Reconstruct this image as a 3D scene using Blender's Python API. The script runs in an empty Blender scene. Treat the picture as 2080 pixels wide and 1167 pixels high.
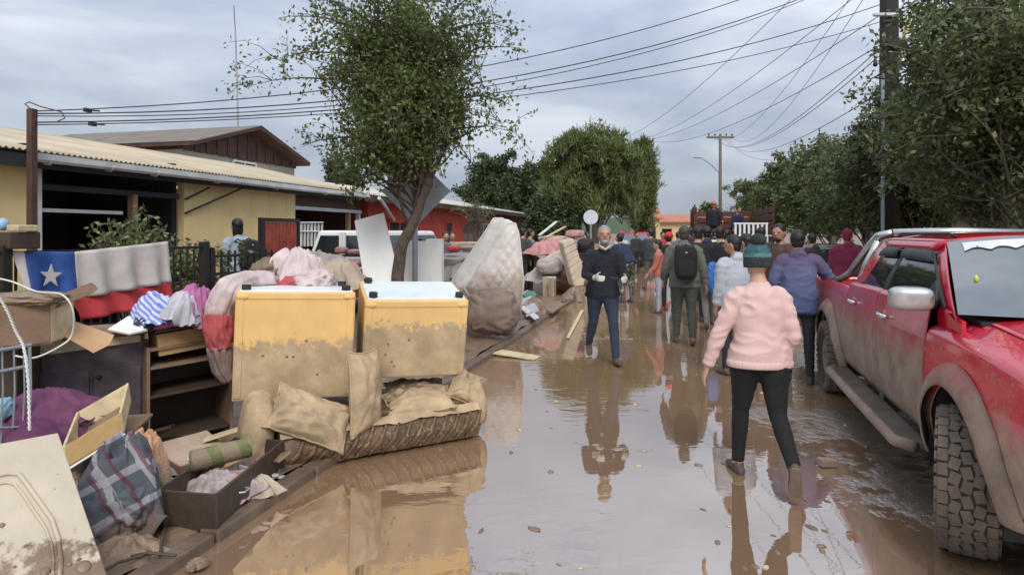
import bpy, math, random
import numpy as np
from mathutils import Vector as V, Matrix, noise as NZ

# ------------------------------------------------------------------ camera, sky, sun, exposure
SC = bpy.context.scene
FPX, CXP, HYP, CH = 1300.0, 1040.0, 472.0, 1.70      # focal length in photo pixels, principal x, horizon y, eye height
cam_d = bpy.data.cameras.new('camera'); cam = bpy.data.objects.new('camera', cam_d)
SC.collection.objects.link(cam); SC.camera = cam
cam.location = (0, 0, CH); cam.rotation_euler = (math.pi/2, 0, 0)
cam_d.sensor_width = 36.0; cam_d.lens = 36.0*FPX/2080.0
cam_d.shift_y = -(583.5-HYP)/2080.0
cam_d.clip_start = .05; cam_d.clip_end = 6000
world = bpy.data.worlds.new('World'); SC.world = world; world.use_nodes = True
def build_world():
    nt = world.node_tree; N = nt.nodes; L = nt.links; N.clear()
    out = N.new('ShaderNodeOutputWorld'); bg = N.new('ShaderNodeBackground'); L.new(bg.outputs[0], out.inputs[0])
    sky = N.new('ShaderNodeTexSky'); sky.sky_type = 'NISHITA'; sky.sun_disc = False
    sky.sun_elevation = math.radians(44); sky.sun_rotation = math.radians(171); sky.dust_density = 2.5
    tc = N.new('ShaderNodeTexCoord')
    mp = N.new('ShaderNodeMapping'); mp.inputs['Scale'].default_value = (1.3, 1.3, 4.2); L.new(tc.outputs['Generated'], mp.inputs[0])
    n1 = N.new('ShaderNodeTexNoise'); n1.inputs['Scale'].default_value = 2.3; n1.inputs['Detail'].default_value = 7; n1.inputs['Roughness'].default_value = .52
    n1.inputs['Distortion'].default_value = .35
    L.new(mp.outputs[0], n1.inputs[0])
    cr = N.new('ShaderNodeValToRGB'); L.new(n1.outputs[0], cr.inputs[0])
    e = cr.color_ramp.elements
    e[0].position = .36; e[0].color = (.43, .49, .61, 1); e[1].position = .66; e[1].color = (.78, .82, .89, 1)
    m = e = cr.color_ramp.elements.new(.5); m.color = (.56, .62, .72, 1)
    sc = N.new('ShaderNodeVectorMath'); sc.operation = 'SCALE'; sc.inputs['Scale'].default_value = .10
    L.new(sky.outputs[0], sc.inputs[0])
    mx = N.new('ShaderNodeMix'); mx.data_type = 'RGBA'; mx.inputs[0].default_value = .82
    L.new(sc.outputs[0], mx.inputs[6]); L.new(cr.outputs[0], mx.inputs[7])
    # an overcast vault: brighter overhead than at the horizon
    sp = N.new('ShaderNodeSeparateXYZ'); L.new(tc.outputs['Generated'], sp.inputs[0])
    mr = N.new('ShaderNodeMapRange'); mr.inputs[1].default_value = 0; mr.inputs[2].default_value = 1; mr.inputs[3].default_value = .56; mr.inputs[4].default_value = 1.5
    L.new(sp.outputs[2], mr.inputs[0])
    L.new(mx.outputs[2], bg.inputs[0]); L.new(mr.outputs[0], bg.inputs[1])
build_world()
sun_d = bpy.data.lights.new('sun', 'SUN'); sun = bpy.data.objects.new('sun', sun_d); SC.collection.objects.link(sun)
sun_d.energy = 1.5; sun_d.angle = math.radians(25); sun_d.color = (1, .96, .9)
sun.rotation_euler = (math.radians(46), 0, math.radians(9))
SC.view_settings.view_transform = 'Standard'; SC.view_settings.look = 'None'
SC.view_settings.exposure = .55; SC.view_settings.gamma = 1
SC.cycles.max_bounces = 6; SC.cycles.use_denoising = True
random.seed(7); RNG = np.random.default_rng(7)

# ------------------------------------------------------------------ places: photograph geometry -> metres
def W(px, py, Y): return V(((px-CXP)/FPX*Y, Y, CH-(py-HYP)/FPX*Y))
def G(px, py, z=0.0):
    Y = (CH-z)*FPX/(py-HYP); return W(px, py, Y)
A = math.atan2(330, 1300); SA, CA = math.sin(A), math.cos(A)
U = V((SA, CA, 0)); VR = V((CA, -SA, 0)); UP = V((0, 0, 1))       # along the street, to its right, up
def RD(u, v, z=0.0): return V((u*SA+v*CA, u*CA-v*SA, z))
def PV(px, py, v):                                                # where a sight line meets the plane at street offset v
    k = (px-CXP)/FPX; Y = v/(k*CA-SA); return W(px, py, Y)
def UU(px, v): p = PV(px, HYP, v); return p.x*SA+p.y*CA

# ------------------------------------------------------------------ mesh helpers
COL = SC.collection
def rot(rx=0, ry=0, rz=0): return (Matrix.Rotation(rz, 3, 'Z') @ Matrix.Rotation(ry, 3, 'Y') @ Matrix.Rotation(rx, 3, 'X'))
def basis(x, y=None, z=None):
    x = V(x).normalized(); z = V(z or UP); y = z.cross(x).normalized(); z = x.cross(y)
    return Matrix((x, y, z)).transposed()
ROADM = basis(U)                      # local x along the street, y to its left
class MB:
    def __init__(s): s.v = []; s.f = []
    def add(s, vs, fs):
        b = len(s.v); s.v += [V(p) for p in vs]; s.f += [tuple(b+i for i in f) for f in fs]; return s
    def box(s, c, d, R=None):
        R = R or Matrix.Identity(3); c = V(c); h = [x/2 for x in d]
        vs = [c+R@V((sx*h[0], sy*h[1], sz*h[2])) for sz in (-1, 1) for sy in (-1, 1) for sx in (-1, 1)]
        return s.add(vs, [(0, 2, 3, 1), (4, 5, 7, 6), (0, 1, 5, 4), (2, 6, 7, 3), (0, 4, 6, 2), (1, 3, 7, 5)])
    def prism(s, pts, off):
        n = len(pts); off = V(off); pts = [V(p) for p in pts]
        return s.add(pts+[p+off for p in pts], [tuple(range(n-1, -1, -1)), tuple(range(n, 2*n))]+[(i, (i+1) % n, n+(i+1) % n, n+i) for i in range(n)])
    def tube(s, pts, r, n=8, closed=False, flat=1.0):
        pts = [V(p) for p in pts]; m = len(pts); rs = r if isinstance(r, (list, tuple)) else [r]*m
        vs = []; up = None
        for i, p in enumerate(pts):
            t = (pts[min(i+1, m-1)]-pts[max(i-1, 0)]).normalized()
            if up is None: up = t.orthogonal().normalized() if abs(t.z) > .9 else UP.copy()
            a = t.cross(up)
            if a.length < 1e-4: a = t.orthogonal()
            a.normalize(); b = a.cross(t); up = b
            for j in range(n):
                an = 2*math.pi*j/n; vs.append(p+(a*math.cos(an)+b*math.sin(an)*flat)*rs[i])
        fs = [(i*n+j, i*n+(j+1) % n, (i+1)*n+(j+1) % n, (i+1)*n+j) for i in range(m-1) for j in range(n)]
        fs += [tuple(range(n-1, -1, -1)), tuple((m-1)*n+j for j in range(n))]
        return s.add(vs, fs)
    def grid(s, nu, nv, fn, cu=False):
        vs = [fn(i/(nu if cu else nu-1), j/(nv-1)) for i in range(nu) for j in range(nv)]
        fs = [(i*nv+j, ((i+1) % nu)*nv+j, ((i+1) % nu)*nv+j+1, i*nv+j+1) for i in range(nu if cu else nu-1) for j in range(nv-1)]
        return s.add(vs, fs)
    def ell(s, c, r, R=None, nu=24, nv=14, e=1.0, disp=None):
        R = R or Matrix.Identity(3); c = V(c)
        def sg(x, p): return math.copysign(abs(x)**p, x)
        def fn(a, b):
            th = 2*math.pi*a; ph = math.pi*(b-.5); q = V((sg(math.cos(ph), e)*sg(math.cos(th), e), sg(math.cos(ph), e)*sg(math.sin(th), e), sg(math.sin(ph), e)))
            k = 1+(disp(q) if disp else 0)
            return c+R@V((q.x*r[0]*k, q.y*r[1]*k, q.z*r[2]*k))
        return s.grid(nu, nv, fn, cu=True)
    def wheel(s, c, ax, prof, n=32):                # lathe: prof = (offset along axle, radius)
        ax = V(ax).normalized(); a = ax.cross(UP).normalized(); b = a.cross(ax)
        m = len(prof)
        vs = [V(c)+ax*o+(a*math.cos(2*math.pi*i/n)+b*math.sin(2*math.pi*i/n))*r for i in range(n) for (o, r) in prof]
        fs = [(i*m+j, ((i+1) % n)*m+j, ((i+1) % n)*m+j+1, i*m+j+1) for i in range(n) for j in range(m-1)]
        return s.add(vs, fs)
def root_of(o):
    while o.parent: o = o.parent
    return o
def setp(o, label=None, cat=None, group=None, kind=None):
    if label: o['label'] = label
    if cat: o['category'] = cat
    if group: o['group'] = group
    if kind: o['kind'] = kind
    return o
def T(name, label, cat, loc, group=None):
    o = bpy.data.objects.new(name, None); COL.objects.link(o); o.location = V(loc); o.empty_display_size = .1
    return setp(o, label, cat, group)
def O(name, mb, mat, parent=None, label=None, cat=None, group=None, kind=None, smooth=False, bevel=0, sub=0, thick=0):
    me = bpy.data.meshes.new(name); org = V((0, 0, 0))
    if parent: org = V(root_of(parent).location)
    elif len(mb.v): 
        a = np.array([tuple(p) for p in mb.v]); org = V((a[:, 0].mean(), a[:, 1].mean(), a[:, 2].min()))
    me.from_pydata([tuple(p-org) for p in mb.v], [], mb.f); me.validate()
    for m in (mat if isinstance(mat, (list, tuple)) else [mat]): me.materials.append(m)
    if smooth: me.polygons.foreach_set('use_smooth', [True]*len(me.polygons))
    o = bpy.data.objects.new(name, me); COL.objects.link(o)
    if parent: o.parent = parent
    else: o.location = org
    if thick:
        q = o.modifiers.new('s', 'SOLIDIFY'); q.thickness = thick; q.offset = 0
    if sub:
        q = o.modifiers.new('u', 'SUBSURF'); q.levels = sub; q.render_levels = sub
    if bevel:
        q = o.modifiers.new('b', 'BEVEL'); q.width = bevel; q.segments = 2; q.limit_method = 'ANGLE'
    return setp(o, label, cat, group, kind)

# ------------------------------------------------------------------ materials
MUDL = (.40, .30, .20); MUDW = (.20, .135, .085)
def mat(name, col, rough=.75, var=.18, scale=6, bump=.25, bscale=45, mud=None, mudc=MUDL, mamp=.25, mscale=5, msoft=.04, spl=0, metal=0, spec=.5, coat=0, trans=0, isl=0, alpha=1, stripes=None):
    m = bpy.data.materials.new(name); m.use_nodes = True; nt = m.node_tree; N = nt.nodes; L = nt.links
    b = N['Principled BSDF']; geo = N.new('ShaderNodeNewGeometry')
    def nz(sc, det=5, ro=.55):
        n = N.new('ShaderNodeTexNoise'); n.inputs['Scale'].default_value = sc; n.inputs['Detail'].default_value = det; n.inputs['Roughness'].default_value = ro
        L.new(geo.outputs['Position'], n.inputs['Vector']); return n.outputs[0]
    def mth(op, a, c=None, clamp=False):
        n = N.new('ShaderNodeMath'); n.operation = op; n.use_clamp = clamp
        for i, x in enumerate((a, c)):
            if x is None: continue
            if isinstance(x, (int, float)): n.inputs[i].default_value = x
            else: L.new(x, n.inputs[i])
        return n.outputs[0]
    def mix(f, a, c):
        n = N.new('ShaderNodeMix'); n.data_type = 'RGBA'
        if isinstance(f, (int, float)): n.inputs[0].default_value = f
        else: L.new(f, n.inputs[0])
        for i, x in ((6, a), (7, c)):
            if isinstance(x, tuple): n.inputs[i].default_value = (*x[:3], 1)
            else: L.new(x, n.inputs[i])
        return n.outputs[2]
    lo = tuple(c*(1-var) for c in col); hi = tuple(min(1, c*(1+var)) for c in col)
    f = nz(scale)
    f = mth('MULTIPLY_ADD', f, 2.2); N[-1].inputs[2].default_value = -.6; N[-1].use_clamp = True
    c = mix(f, lo, hi)
    if isl:
        r = mth('MULTIPLY_ADD', geo.outputs['Random Per Island'], isl*2); N[-1].inputs[2].default_value = 1-isl
        hs = N.new('ShaderNodeHueSaturation'); L.new(r, hs.inputs['Value']); L.new(c, hs.inputs['Color']); c = hs.outputs[0]
    if stripes:                                     # printed stripes: (direction, period, colour, duty)
        for (dv, per, sc_, du) in stripes:
            d = N.new('ShaderNodeVectorMath'); d.operation = 'DOT_PRODUCT'; L.new(geo.outputs['Position'], d.inputs[0]); d.inputs[1].default_value = dv
            w = mth('ADD', d.outputs['Value'], mth('MULTIPLY', nz(2.5, 2), per*.5))
            q = mth('FRACT', mth('DIVIDE', w, per)); q = mth('LESS_THAN', q, du); c = mix(mth('MULTIPLY', q, .75), c, sc_)
    rgh = rough
    if mud is not None:
        sx = N.new('ShaderNodeSeparateXYZ'); L.new(geo.outputs['Position'], sx.inputs[0])
        h = mth('SUBTRACT', mud, sx.outputs[2]); w = mth('MULTIPLY', mth('SUBTRACT', nz(mscale, 8, .65), .5), mamp*2)
        h = mth('DIVIDE', mth('ADD', h, w), msoft, ); h = mth('ADD', h, .5, clamp=True)
        mf = mth('MULTIPLY_ADD', nz(4.5, 9, .7), 3.0); N[-1].inputs[2].default_value = -1.0; N[-1].use_clamp = True
        mc = mix(mf, tuple(x*.6 for x in mudc), tuple(x*1.12 for x in mudc))
        if spl:
            s1 = mth('GREATER_THAN', nz(38, 3, .5), 1-spl); h = mth('MAXIMUM', h, mth('MULTIPLY', s1, .85))
        h = mth('MULTIPLY', h, .94)
        c = mix(h, c, mc)
        rgh = mth('MULTIPLY_ADD', h, .8-rough); N[-1].inputs[2].default_value = rough
        if metal: L.new(mth('MULTIPLY', mth('SUBTRACT', 1, h), metal), b.inputs['Metallic'])
        if coat: L.new(mth('MULTIPLY', mth('SUBTRACT', 1, h), coat), b.inputs['Coat Weight'])
    else:
        b.inputs['Metallic'].default_value = metal; b.inputs['Coat Weight'].default_value = coat
    L.new(c, b.inputs['Base Color'])
    if isinstance(rgh, (int, float)): b.inputs['Roughness'].default_value = rgh
    else: L.new(rgh, b.inputs['Roughness'])
    b.inputs['Specular IOR Level'].default_value = spec
    if trans:
        td = N.new('ShaderNodeBsdfTranslucent'); L.new(c, td.inputs[0]); ms = N.new('ShaderNodeMixShader'); ms.inputs[0].default_value = trans
        L.new(b.outputs[0], ms.inputs[1]); L.new(td.outputs[0], ms.inputs[2]); L.new(ms.outputs[0], N['Material Output'].inputs[0])
    if bump:
        bp = N.new('ShaderNodeBump'); bp.inputs['Strength'].default_value = bump; bp.inputs['Distance'].default_value = .01
        L.new(nz(bscale, 6, .6), bp.inputs['Height']); L.new(bp.outputs[0], b.inputs['Normal'])
    return m
def glass_dark(name, col=(.012, .014, .016), rough=.04):
    m = mat(name, col, rough, var=.2, bump=0); m.node_tree.nodes['Principled BSDF'].inputs['IOR'].default_value = 1.6; return m

m_yel = mat('yellow_wall_paint', (.78, .60, .29), .8, .10, 1.5, .15, 60, mud=.75, mudc=(.42, .31, .17), mamp=.2)
m_dark = mat('dark_paint_porch_shade', (.022, .022, .028), .7, .3, 2)  # dark trim and door paint; on the porch walls this near-black paints in shade
m_roof = mat('weathered_roof_sheet', (.47, .39, .27), .7, .22, 1.2, .2, 30)
m_gut = mat('white_gutter_paint', (.58, .59, .59), .5, .2, 3)
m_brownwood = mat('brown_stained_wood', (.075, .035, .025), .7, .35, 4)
m_pine = mat('raw_timber', (.30, .20, .11), .7, .3, 6, mud=.5)
m_black = mat('black_iron', (.012, .012, .013), .5, .3, 8)
m_redslat = mat('red_painted_slat', (.30, .055, .03), .55, .3, 7, mud=.6)
m_redwall = mat('red_house_paint', (.42, .06, .035), .75, .15, 2, mud=.7)
m_conc = mat('grey_concrete', (.33, .31, .28), .85, .2, 3, .4, 40)
m_beigew = mat('beige_house_wall', (.36, .33, .28), .85, .12, 2)
m_white = mat('white_board', (.80, .79, .76), .6, .08, 3, mud=.55, mamp=.4)
m_whitep = mat('white_car_paint', (.70, .71, .70), .3, .06, 2, .0, mud=.75, coat=.5)
m_galv = mat('galvanised_sign_back', (.30, .33, .36), .45, .15, 7, .05, metal=.3)
m_bark = mat('dark_bark', (.085, .06, .045), .9, .45, 14, .9, 30)
m_bark2 = mat('grey_bark', (.13, .11, .09), .9, .4, 14, .9, 30)
m_leaf = mat('small_green_leaf', (.125, .165, .046), .5, .35, 1.2, 0, trans=.4, isl=.45)
m_leafd = mat('dark_green_leaf', (.060, .088, .030), .5, .3, .6, 0, trans=.25, isl=.45)
m_leafy = mat('light_willow_leaf', (.15, .19, .06), .55, .3, .4, 0, trans=.35, isl=.4)
m_leafr = mat('street_tree_leaf', (.135, .17, .062), .45, .45, .5, 0, trans=.4, isl=.5)
m_leafp = mat('pale_shrub_leaf', (.16, .19, .075), .5, .35, 3, 0, trans=.25, isl=.45)
m_fridge = mat('yellowed_enamel', (.68, .43, .155), .5, .10, 5, .08, 50, mud=.86, mudc=(.44, .33, .20), mamp=.20, mscale=13, msoft=.06)
m_fridge2 = mat('yellowed_enamel_far', (.68, .44, .17), .5, .10, 5, .08, 50, mud=.95, mudc=(.44, .33, .20), mamp=.20, mscale=13, msoft=.03)
m_ftop = mat('white_enamel', (.70, .74, .74), .35, .08, 6, .1)
m_rub = mat('black_rubber', (.02, .02, .02), .7, .3, 9)
m_mudcloth = mat('mud_soaked_upholstery', (.385, .285, .17), .75, .38, 5, .6, 50)
m_mudwet = mat('wet_mud', MUDW, .35, .35, 8, .8, 25)
m_mudseat = mat('muddy_brown_fabric', (.115, .068, .034), .5, .45, 9, .9, 22, mud=-1, mudc=(.30, .21, .13), spl=.40)
m_matt = mat('stained_mattress_cloth', (.60, .55, .50), .85, .15, 9, .6, 22, mud=.98, mudc=(.34, .26, .205), mamp=.8, mscale=4.5, msoft=.35)
m_mattl = mat('stained_mattress_border', (.58, .55, .51), .85, .18, 6, .4, 30, mud=.7, mudc=(.34, .27, .22), mamp=.5, mscale=4, msoft=.3)
m_beigemat = mat('beige_mattress', (.46, .38, .28), .85, .15, 5, .4, 30)
m_purpleboard = mat('dark_purple_laminate', (.085, .065, .075), .55, .45, 9, .3, 30, mud=.25, mamp=.3)
m_brnboard = mat('brown_chipboard', (.22, .14, .085), .75, .25, 6, .4, 40)
m_dkboard = mat('dark_brown_board', (.055, .037, .025), .55, .3, 7, .3, 40)
m_card = mat('cardboard', (.45, .27, .14), .85, .12, 4, .2, 30)
m_ybox = mat('ochre_board', (.42, .27, .11), .8, .25, 6, .4, 30)
m_cream = mat('cream_painted_panel', (.47, .40, .30), .6, .12, 4, .25, 30, mud=.34, mudc=(.20, .135, .085), mamp=.30, mscale=7, spl=.27)
m_creamw = mat('cream_wood_edge', (.55, .45, .27), .7, .25, 9, .3, 30)
m_wire = mat('white_plastic_cord', (.62, .62, .58), .5, .15, 9)
m_cab = mat('black_cable', (.035, .03, .035), .6, .2, 3, 0)
m_cabr = mat('reddish_cable', (.13, .035, .05), .6, .2, 3, 0)
# ------------------------------------------------------------------ ground, flooded street, kerb
def water_mat():
    m = bpy.data.materials.new('muddy_flood_water'); m.use_nodes = True; nt = m.node_tree; N = nt.nodes; L = nt.links
    b = N['Principled BSDF']; geo = N.new('ShaderNodeNewGeometry')
    def nz(sc, det, ro, vec=None, dist=0):
        n = N.new('ShaderNodeTexNoise'); n.inputs['Scale'].default_value = sc; n.inputs['Detail'].default_value = det; n.inputs['Roughness'].default_value = ro
        n.inputs['Distortion'].default_value = dist
        L.new(vec or geo.outputs['Position'], n.inputs['Vector']); return n.outputs[0]
    def ramp(x, a, c):
        n = N.new('ShaderNodeMapRange'); n.interpolation_type = 'SMOOTHSTEP'; L.new(x, n.inputs[0]); n.inputs[1].default_value = a; n.inputs[2].default_value = c; return n.outputs[0]
    def mth(op, a, c):
        n = N.new('ShaderNodeMath'); n.operation = op
        for i, x in enumerate((a, c)):
            if isinstance(x, (int, float)): n.inputs[i].default_value = x
            else: L.new(x, n.inputs[i])
        return n.outputs[0]
    # silt banks that stand just out of the water: more of them along the parked pickup
    big = nz(.55, 6, .6, None, .4); fine = nz(7, 6, .65)
    d = N.new('ShaderNodeVectorMath'); d.operation = 'DOT_PRODUCT'; L.new(geo.outputs['Position'], d.inputs[0]); d.inputs[1].default_value = tuple(VR)
    side = ramp(d.outputs['Value'], .5, 2.6)
    bank = mth('ADD', mth('ADD', mth('MULTIPLY', big, .75), mth('MULTIPLY', fine, .25)), mth('MULTIPLY', side, .15))
    bank = ramp(bank, .585, .655)
    c1 = N.new('ShaderNodeMix'); c1.data_type = 'RGBA'; L.new(nz(1.3, 5, .6), c1.inputs[0])
    c1.inputs[6].default_value = (.215, .13, .072, 1); c1.inputs[7].default_value = (.295, .185, .11, 1)
    c2 = N.new('ShaderNodeMix'); c2.data_type = 'RGBA'; L.new(bank, c2.inputs[0]); L.new(c1.outputs[2], c2.inputs[6]); c2.inputs[7].default_value = (.20, .135, .085, 1)
    L.new(c2.outputs[2], b.inputs['Base Color'])
    r = N.new('ShaderNodeMapRange'); L.new(bank, r.inputs[0]); r.inputs[3].default_value = .02; r.inputs[4].default_value = .34; L.new(r.outputs[0], b.inputs['Roughness'])
    b.inputs['IOR'].default_value = 5.0
    # ripples, stirred where people walk
    mp = N.new('ShaderNodeMapping'); mp.inputs['Scale'].default_value = (1.0, 2.6, 1); L.new(geo.outputs['Position'], mp.inputs[0])
    stir = ramp(nz(.45, 3, .5), .44, .66)
    rip = mth('MULTIPLY', nz(3.2, 3, .5, mp.outputs[0], .6), mth('ADD', mth('MULTIPLY', stir, .9), .10))
    hgt = mth('ADD', mth('MULTIPLY', rip, .010), mth('MULTIPLY', mth('MULTIPLY', nz(3.5, 7, .7, None, 1.2), bank), .03))
    bp = N.new('ShaderNodeBump'); bp.inputs['Strength'].default_value = .55; bp.inputs['Distance'].default_value = 1.0
    L.new(hgt, bp.inputs['Height']); L.new(bp.outputs[0], b.inputs['Normal'])
    return m
m_water = water_mat()
m_ground = mat('trodden_mud', (.21, .145, .095), .55, .35, 2.5, .8, 14)
m_walk = mat('sidewalk_mud', (.20, .135, .085), .38, .4, 5, .9, 16)
g = MB(); g.add([(-700, -60, -.06), (700, -60, -.06), (700, 1500, -.06), (-700, 1500, -.06)], [(0, 1, 2, 3)])
O('ground', g, m_ground, kind='structure')
KV, RV = -2.42, 4.3
g = MB(); g.grid(60, 8, lambda a, b: RD(-6+a*150, KV-.1+b*(RV+.2-KV), 0.0))
O('flooded_road', g, m_water, kind='structure')
def lumpy(u, v, base, amp, sc=1.6): return RD(u, v, base+amp*(NZ.noise(V((u*sc, v*sc, .3)))*.6+NZ.noise(V((u*sc*3.1, v*sc*3.1, 1.7)))*.35+NZ.noise(V((u*9, v*9, 4)))*.12))
g = MB(); g.grid(210, 34, lambda a, b: lumpy(-3+a*a*60, KV-.14-b*3.5, .055+.03*b, .075))
O('sidewalk', g, m_walk, kind='structure', smooth=True)
g = MB(); g.grid(90, 20, lambda a, b: lumpy(-3+a*75, KV-3.5-b*9, .09, .05))
O('front_yards', g, m_ground, kind='structure', smooth=True)
g = MB(); g.grid(120, 30, lambda a, b: lumpy(-3+a*110, RV+.1+b*14, .05+.04*b, .09))
O('verge', g, m_ground, kind='structure', smooth=True)
kb = setp(bpy.data.objects.new('kerb', None), kind='structure'); COL.objects.link(kb); kb.location = RD(0, KV, 0)
m_kerb = mat('muddy_kerb_stone', (.13, .09, .06), .5, .35, 6, .6, 30)
for i in range(34):
    mb = MB(); u0 = -1+i*1.0; mb.box(RD(u0+.49, KV-.06+random.uniform(-.006, .006), -.01+random.uniform(-.006, .008)), (.972, .13, .15), ROADM)
    O('kerb_stone', mb, m_kerb, kb, bevel=.015)
kb2 = setp(bpy.data.objects.new('kerb', None), kind='structure'); COL.objects.link(kb2); kb2.location = RD(0, RV, 0)
for i in range(40):
    mb = MB(); mb.box(RD(-1+i*1.0, RV+.06, .02), (.97, .13, .18), ROADM); O('kerb_stone', mb, m_kerb, kb2, bevel=.015)
# far hills
g = MB()
def hill(a, b):
    x = -500+a*1100; h = 12+28*max(0, NZ.noise(V((a*5, 2, 0)))+.5)
    return V((x, 900+b*80, -1+h*b))
g.grid(60, 4, hill); O('hills', g, m_leafd, kind='structure', smooth=True)

# ------------------------------------------------------------------ houses on the left
EV, EZ, RVv, RZ = -8.0, 2.74, -11.5, 3.55
WV = -8.28
def wallbox(mb, u0, u1, v0, v1, z0, z1): mb.box(RD((u0+u1)/2, (v0+v1)/2, (z0+z1)/2), (abs(u1-u0), abs(v1-v0), z1-z0), ROADM); return mb
def corr(mb, u0, u1, va, za, vb, zb, per=.085, amp=.016, lift=0):
    n = int((u1-u0)/per*5)
    def fn(a, b):
        u = u0+a*(u1-u0); v = va+(vb-va)*b; z = za+(zb-za)*b+amp*math.sin(2*math.pi*u/per)+lift
        return RD(u, v, z)
    return mb.grid(n, 5, fn)
UE = UU(742, EV)
h = T('yellow_house', 'long low yellow house with pale corrugated roof and dark open porch', 'house', RD(8, WV, 0))
mb = MB(); corr(mb, 1.0, UE, EV-.02, EZ+.02, RVv, RZ); corr(mb, 1.0, UE, RVv, RZ, -15, EZ+.1)
O('roof', mb, m_roof, h, smooth=True, thick=.006)
mb = MB(); n = 14
prof = [(0, .0), (-.01, -.09), (.03, -.11), (.09, -.11), (.12, -.08), (.125, .0), (.115, .0), (.11, -.075), (.085, -.1), (.03, -.1), (.0, -.085)]
gu0 = UU(62, EV)
def gp(u): return [RD(u, EV+o-.02, EZ-.02+z) for (o, z) in prof]
a_, b_ = gp(gu0), gp(UE+.1); k = len(prof)
mb.add(a_+b_, [(i, (i+1) % k, k+(i+1) % k, k+i) for i in range(k)]+[tuple(range(k)), tuple(range(2*k-1, k-1, -1))])
gt = O('gutter', mb, m_gut, h)
for px in (95, 220, 312, 440, 560, 660):
    u = UU(px, EV); mb = MB(); mb.tube([RD(u, EV+.12, EZ-.08), RD(u, EV+.05, EZ-.15), RD(u, EV-.1, EZ-.13)], .012, 6); O('bracket', mb, m_gut, gt)
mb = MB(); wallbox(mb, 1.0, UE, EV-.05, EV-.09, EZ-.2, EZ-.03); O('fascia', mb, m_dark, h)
uA, uB, uC, uD = UU(70, WV), UU(375, WV), UU(600, WV), UU(735, WV)
mb = MB(); wallbox(mb, 1.0, uA, WV, WV-.15, 0, 2.66); O('wall', mb, m_yel, h, bevel=.01)
mb = MB(); wallbox(mb, uB, uC, WV, WV-.15, 0, 2.68)
O('wall', mb, m_yel, h, bevel=.01)
for f in np.linspace(.18, .9, 5):                       # cover strips between the wall boards
    u = uB+(uC-uB)*f; mb = MB(); wallbox(mb, u-.012, u+.012, WV+.006, WV+.001, .2, 2.62); O('cover_strip', mb, m_yel, h)
mb = MB(); wallbox(mb, uA-.02, uA+.09, WV+.02, WV-.16, 0, 2.66); O('corner_trim', mb, m_gut, h)
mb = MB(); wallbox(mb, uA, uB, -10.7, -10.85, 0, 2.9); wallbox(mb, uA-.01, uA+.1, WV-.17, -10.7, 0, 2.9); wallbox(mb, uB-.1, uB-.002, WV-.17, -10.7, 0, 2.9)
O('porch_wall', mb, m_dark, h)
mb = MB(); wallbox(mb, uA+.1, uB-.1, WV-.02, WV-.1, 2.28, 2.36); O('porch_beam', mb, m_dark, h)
mb = MB(); wallbox(mb, uA+.1, UU(255, WV), WV-.05, WV-.1, 1.98, 2.03); O('porch_rail', mb, m_gut, h)
mb = MB(); up_ = UU(277, WV); wallbox(mb, up_-.05, up_+.05, WV-.02, WV-.12, 0, 2.3); O('porch_post', mb, m_pine, h)
mb = MB(); wallbox(mb, uA+.4, uA+1.5, -10.66, -10.7, .9, 2.0); w_ = O('window', mb, glass_dark('porch_window_glass'), h)
mb = MB()
for (a, b, c, d) in ((uA+.35, uA+1.55, 2.0, 2.06), (uA+.35, uA+1.55, .84, .9), (uA+.35, uA+.4, .9, 2.0), (uA+1.5, uA+1.55, .9, 2.0), (uA+.93, uA+.97, .9, 2.0)): wallbox(mb, a, b, -10.63, -10.71, c, d)
O('window_frame', mb, m_gut, w_)
for px0, px1, y0, y1 in ((376, 425, 433, 381), (376, 490, 433, 383)):
    mb = MB(); a = PV(px0, y0 if px1 > 450 else 405, WV+.03); b = PV(px1, y1, EV-.1); mb.tube([a, b], .018, 6); O('roof_strut', mb, m_black, h)
# carport bay
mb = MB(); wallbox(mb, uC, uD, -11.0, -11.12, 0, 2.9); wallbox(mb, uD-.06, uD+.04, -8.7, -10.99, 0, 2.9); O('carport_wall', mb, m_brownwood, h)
for i in range(9):
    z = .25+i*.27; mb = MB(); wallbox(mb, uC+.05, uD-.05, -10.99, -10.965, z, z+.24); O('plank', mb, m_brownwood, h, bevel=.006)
mb = MB(); wallbox(mb, uC, uD, WV, WV-.1, 2.22, 2.3); O('carport_beam', mb, m_gut, h)
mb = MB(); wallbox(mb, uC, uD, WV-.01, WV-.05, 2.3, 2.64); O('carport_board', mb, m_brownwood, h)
for px in (712, 732):
    u = UU(px, WV); mb = MB(); wallbox(mb, u-.05, u+.05, WV-.02, WV-.12, 0, 2.22); O('carport_post', mb, m_pine if px < 720 else m_gut, h)
# service mast on the eave corner
pm = PV(65, 345, EV+.22); pt = V((pm.x, pm.y, CH+(HYP-221)/FPX*pm.y))
st = T('service_post', 'dark brown wooden service post standing before the yellow house corner', 'post', (pm.x, pm.y, 0))
mb = MB(); mb.box((pm.x, pm.y, pt.z/2), (.085, .085, pt.z), ROADM); O('post', mb, m_brownwood, st, bevel=.008)
mb = MB(); mb.tube([pt+V((-.02, 0, 0)), pt+V((-.09, 0, .06)), pt+V((-.05, .02, .09)), pt+V((.1, 0, .03)), pt+V((.3, .1, -.02)), pt+V((.34, .1, -.1)), pt+V((.25, .1, -.14))], .008, 5); O('loose_wire', mb, m_cab, st)
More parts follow.
